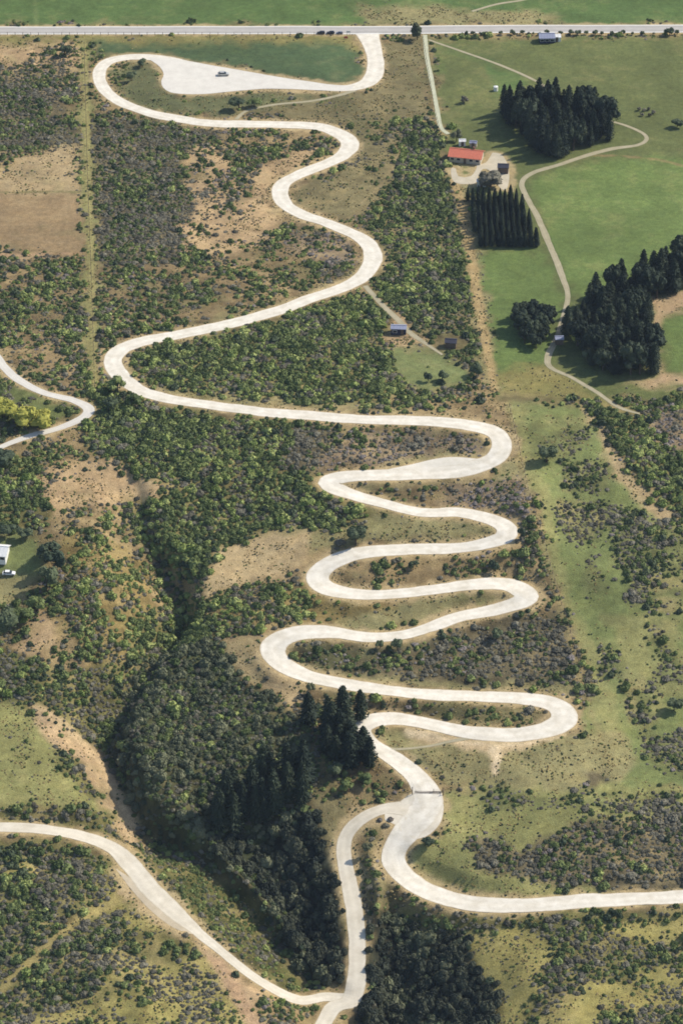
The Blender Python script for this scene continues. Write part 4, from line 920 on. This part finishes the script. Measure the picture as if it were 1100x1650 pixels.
car((15,926), M['whitepaint'], R(-3), 'white car parked on the grass below the white house', s=.9)
# road signs at the junction
M['signwhite'] = plain('sign_white', (.75,.74,.70), .5, var=.03); M['signred'] = plain('sign_red', (.45,.10,.07), .5, var=.03)
for (u, v, m_, lab, hh) in [(561,58,'signwhite','white road sign at the left of the highway junction',2.2),(557,63,'signred','low reddish sign board on the verge left of the junction',1.1)]:
    e = empty('road_sign', at(u, v), 0, lab, 'road sign')
    b = MB(); b.cyl((-.5,0,-.2),(-.5,0,hh),.05,.05,6); b.build('post', M['wood'], e); b = MB(); b.cyl((.5,0,-.2),(.5,0,hh),.05,.05,6); b.build('post', M['wood'], e)
    b = MB(); b.box((0,-.06,hh-.35),(1.5,.05,.8)); b.build('sign_board', M[m_], e)
# cattle stop with side rails across the road below the lowest hairpin
pc = at(689, 1277); M['steel'] = plain('rusty_steel', (.22,.18,.15), .7)
e = empty('cattle_grid', pc, R(-2), 'steel cattle stop crossing the gravel road above the junction', 'cattle grid')
for k in range(4):
    b = MB(); b.box((0, -.45 + k * .3, .12), (7.6, .07, .08)); b.build('rail', M['steel'], e)
for sx in (-1, 1):
    b = MB(); b.cyl((sx*4.5, -.8, -.3), (sx*4.5, -.8, 1.3), .12, .12, 6); b.build('post', M['wood'], e)
    b = MB(); b.cyl((sx*4.5, .8, -.3), (sx*4.5, .8, 1.3), .12, .12, 6); b.build('post', M['wood'], e)
    b = MB(); b.box((sx*4.5, 0, .9), (.08, 1.6, .12)); b.build('side_rail', M['wood'], e)
def fence(name, pts, label, gap=3.0):
    W = [at(u, v) for (u, v) in pts]; e = empty(name, W[0], 0, label, 'fence'); o = W[0]; cnt = 0
    wm = MB(); pm = bpy.data.meshes.get('fence_post') or MB().box((0,0,.5), (.16,.16,1.5)).mesh('fence_post', M['wood'])
    last = None; acc = 0
    P = []
    for a, b in zip(W[:-1], W[1:]):
        k = max(1, int((b - a).length / gap))
        for i in range(k): P.append(a.lerp(b, i / k))
    P.append(W[-1])
    for i, q in enumerate(P):
        q.z = float(zt(q.x, q.y))
        po = bpy.data.objects.new('post', pm); COL.objects.link(po); po.parent = e; po.location = q - o
        if last is not None:
            for hz in (.5, .8, 1.1): wm.cyl(last - o + Vector((0,0,hz)), q - o + Vector((0,0,hz)), .012, .012, 3)
        last = q
    wm.build('wire', M['steel'], e)
fence('wire_fence', [(136,72),(142,300),(148,460),(153,625)], 'post and wire fence beside the mown strip on the left')
fence('wire_fence', [(681,62),(692,130),(700,180),(708,212)], 'post and wire fence along the lane to the farmhouse')
fence('wire_fence', [(820,655),(850,790),(882,900),(908,985),(945,1115)], 'post and wire fence along the left side of the grassy strip')
fence('wire_fence', [(698,1277),(740,1276)], 'short post and wire fence running right from the cattle stop', 2.0)
fence('wire_fence', [(0,56.5),(300,56.5),(545,57)], 'post and wire fence below the highway')
# boulders by the junction
M['rock'] = plain('grey_rock', (.16,.14,.12), .9, var=.25)
for (u, v, s, lab) in [(612,1322,.8,'dark boulder at the left of the gravel junction'),(629,1321,.9,'dark boulder at the right beside the gravel junction')]:
    r = random.Random(u); b = MB(); dome(b, (0,0,.1), s, s*.9, r, 9, 5, .18); o = b.build('boulder', M['rock']); o.location = at(u, v); tag(o, lab, 'boulder')
hz = MB(); hz.box((0, 0, 0), (1, 1, 1)); hm_ = bpy.data.materials.new('air'); hm_.use_nodes = True; hn = hm_.node_tree; hn.nodes.clear()
ho = hn.nodes.new('ShaderNodeOutputMaterial'); hv = hn.nodes.new('ShaderNodeVolumePrincipled'); hv.inputs['Color'].default_value = (.62, .76, 1, 1); hv.inputs['Density'].default_value = HAZE; hv.inputs['Anisotropy'].default_value = .2
hn.links.new(hv.outputs[0], ho.inputs['Volume'])
ob = hz.build('haze', hm_); ob.location = (0, 1030, 260); ob.scale = (21000, 23000, 760); tag(ob, kind='stuff')
print('objects', len(bpy.data.objects), 'tris', sum(len(o.data.polygons) for o in COL.objects if o.type == 'MESH'))
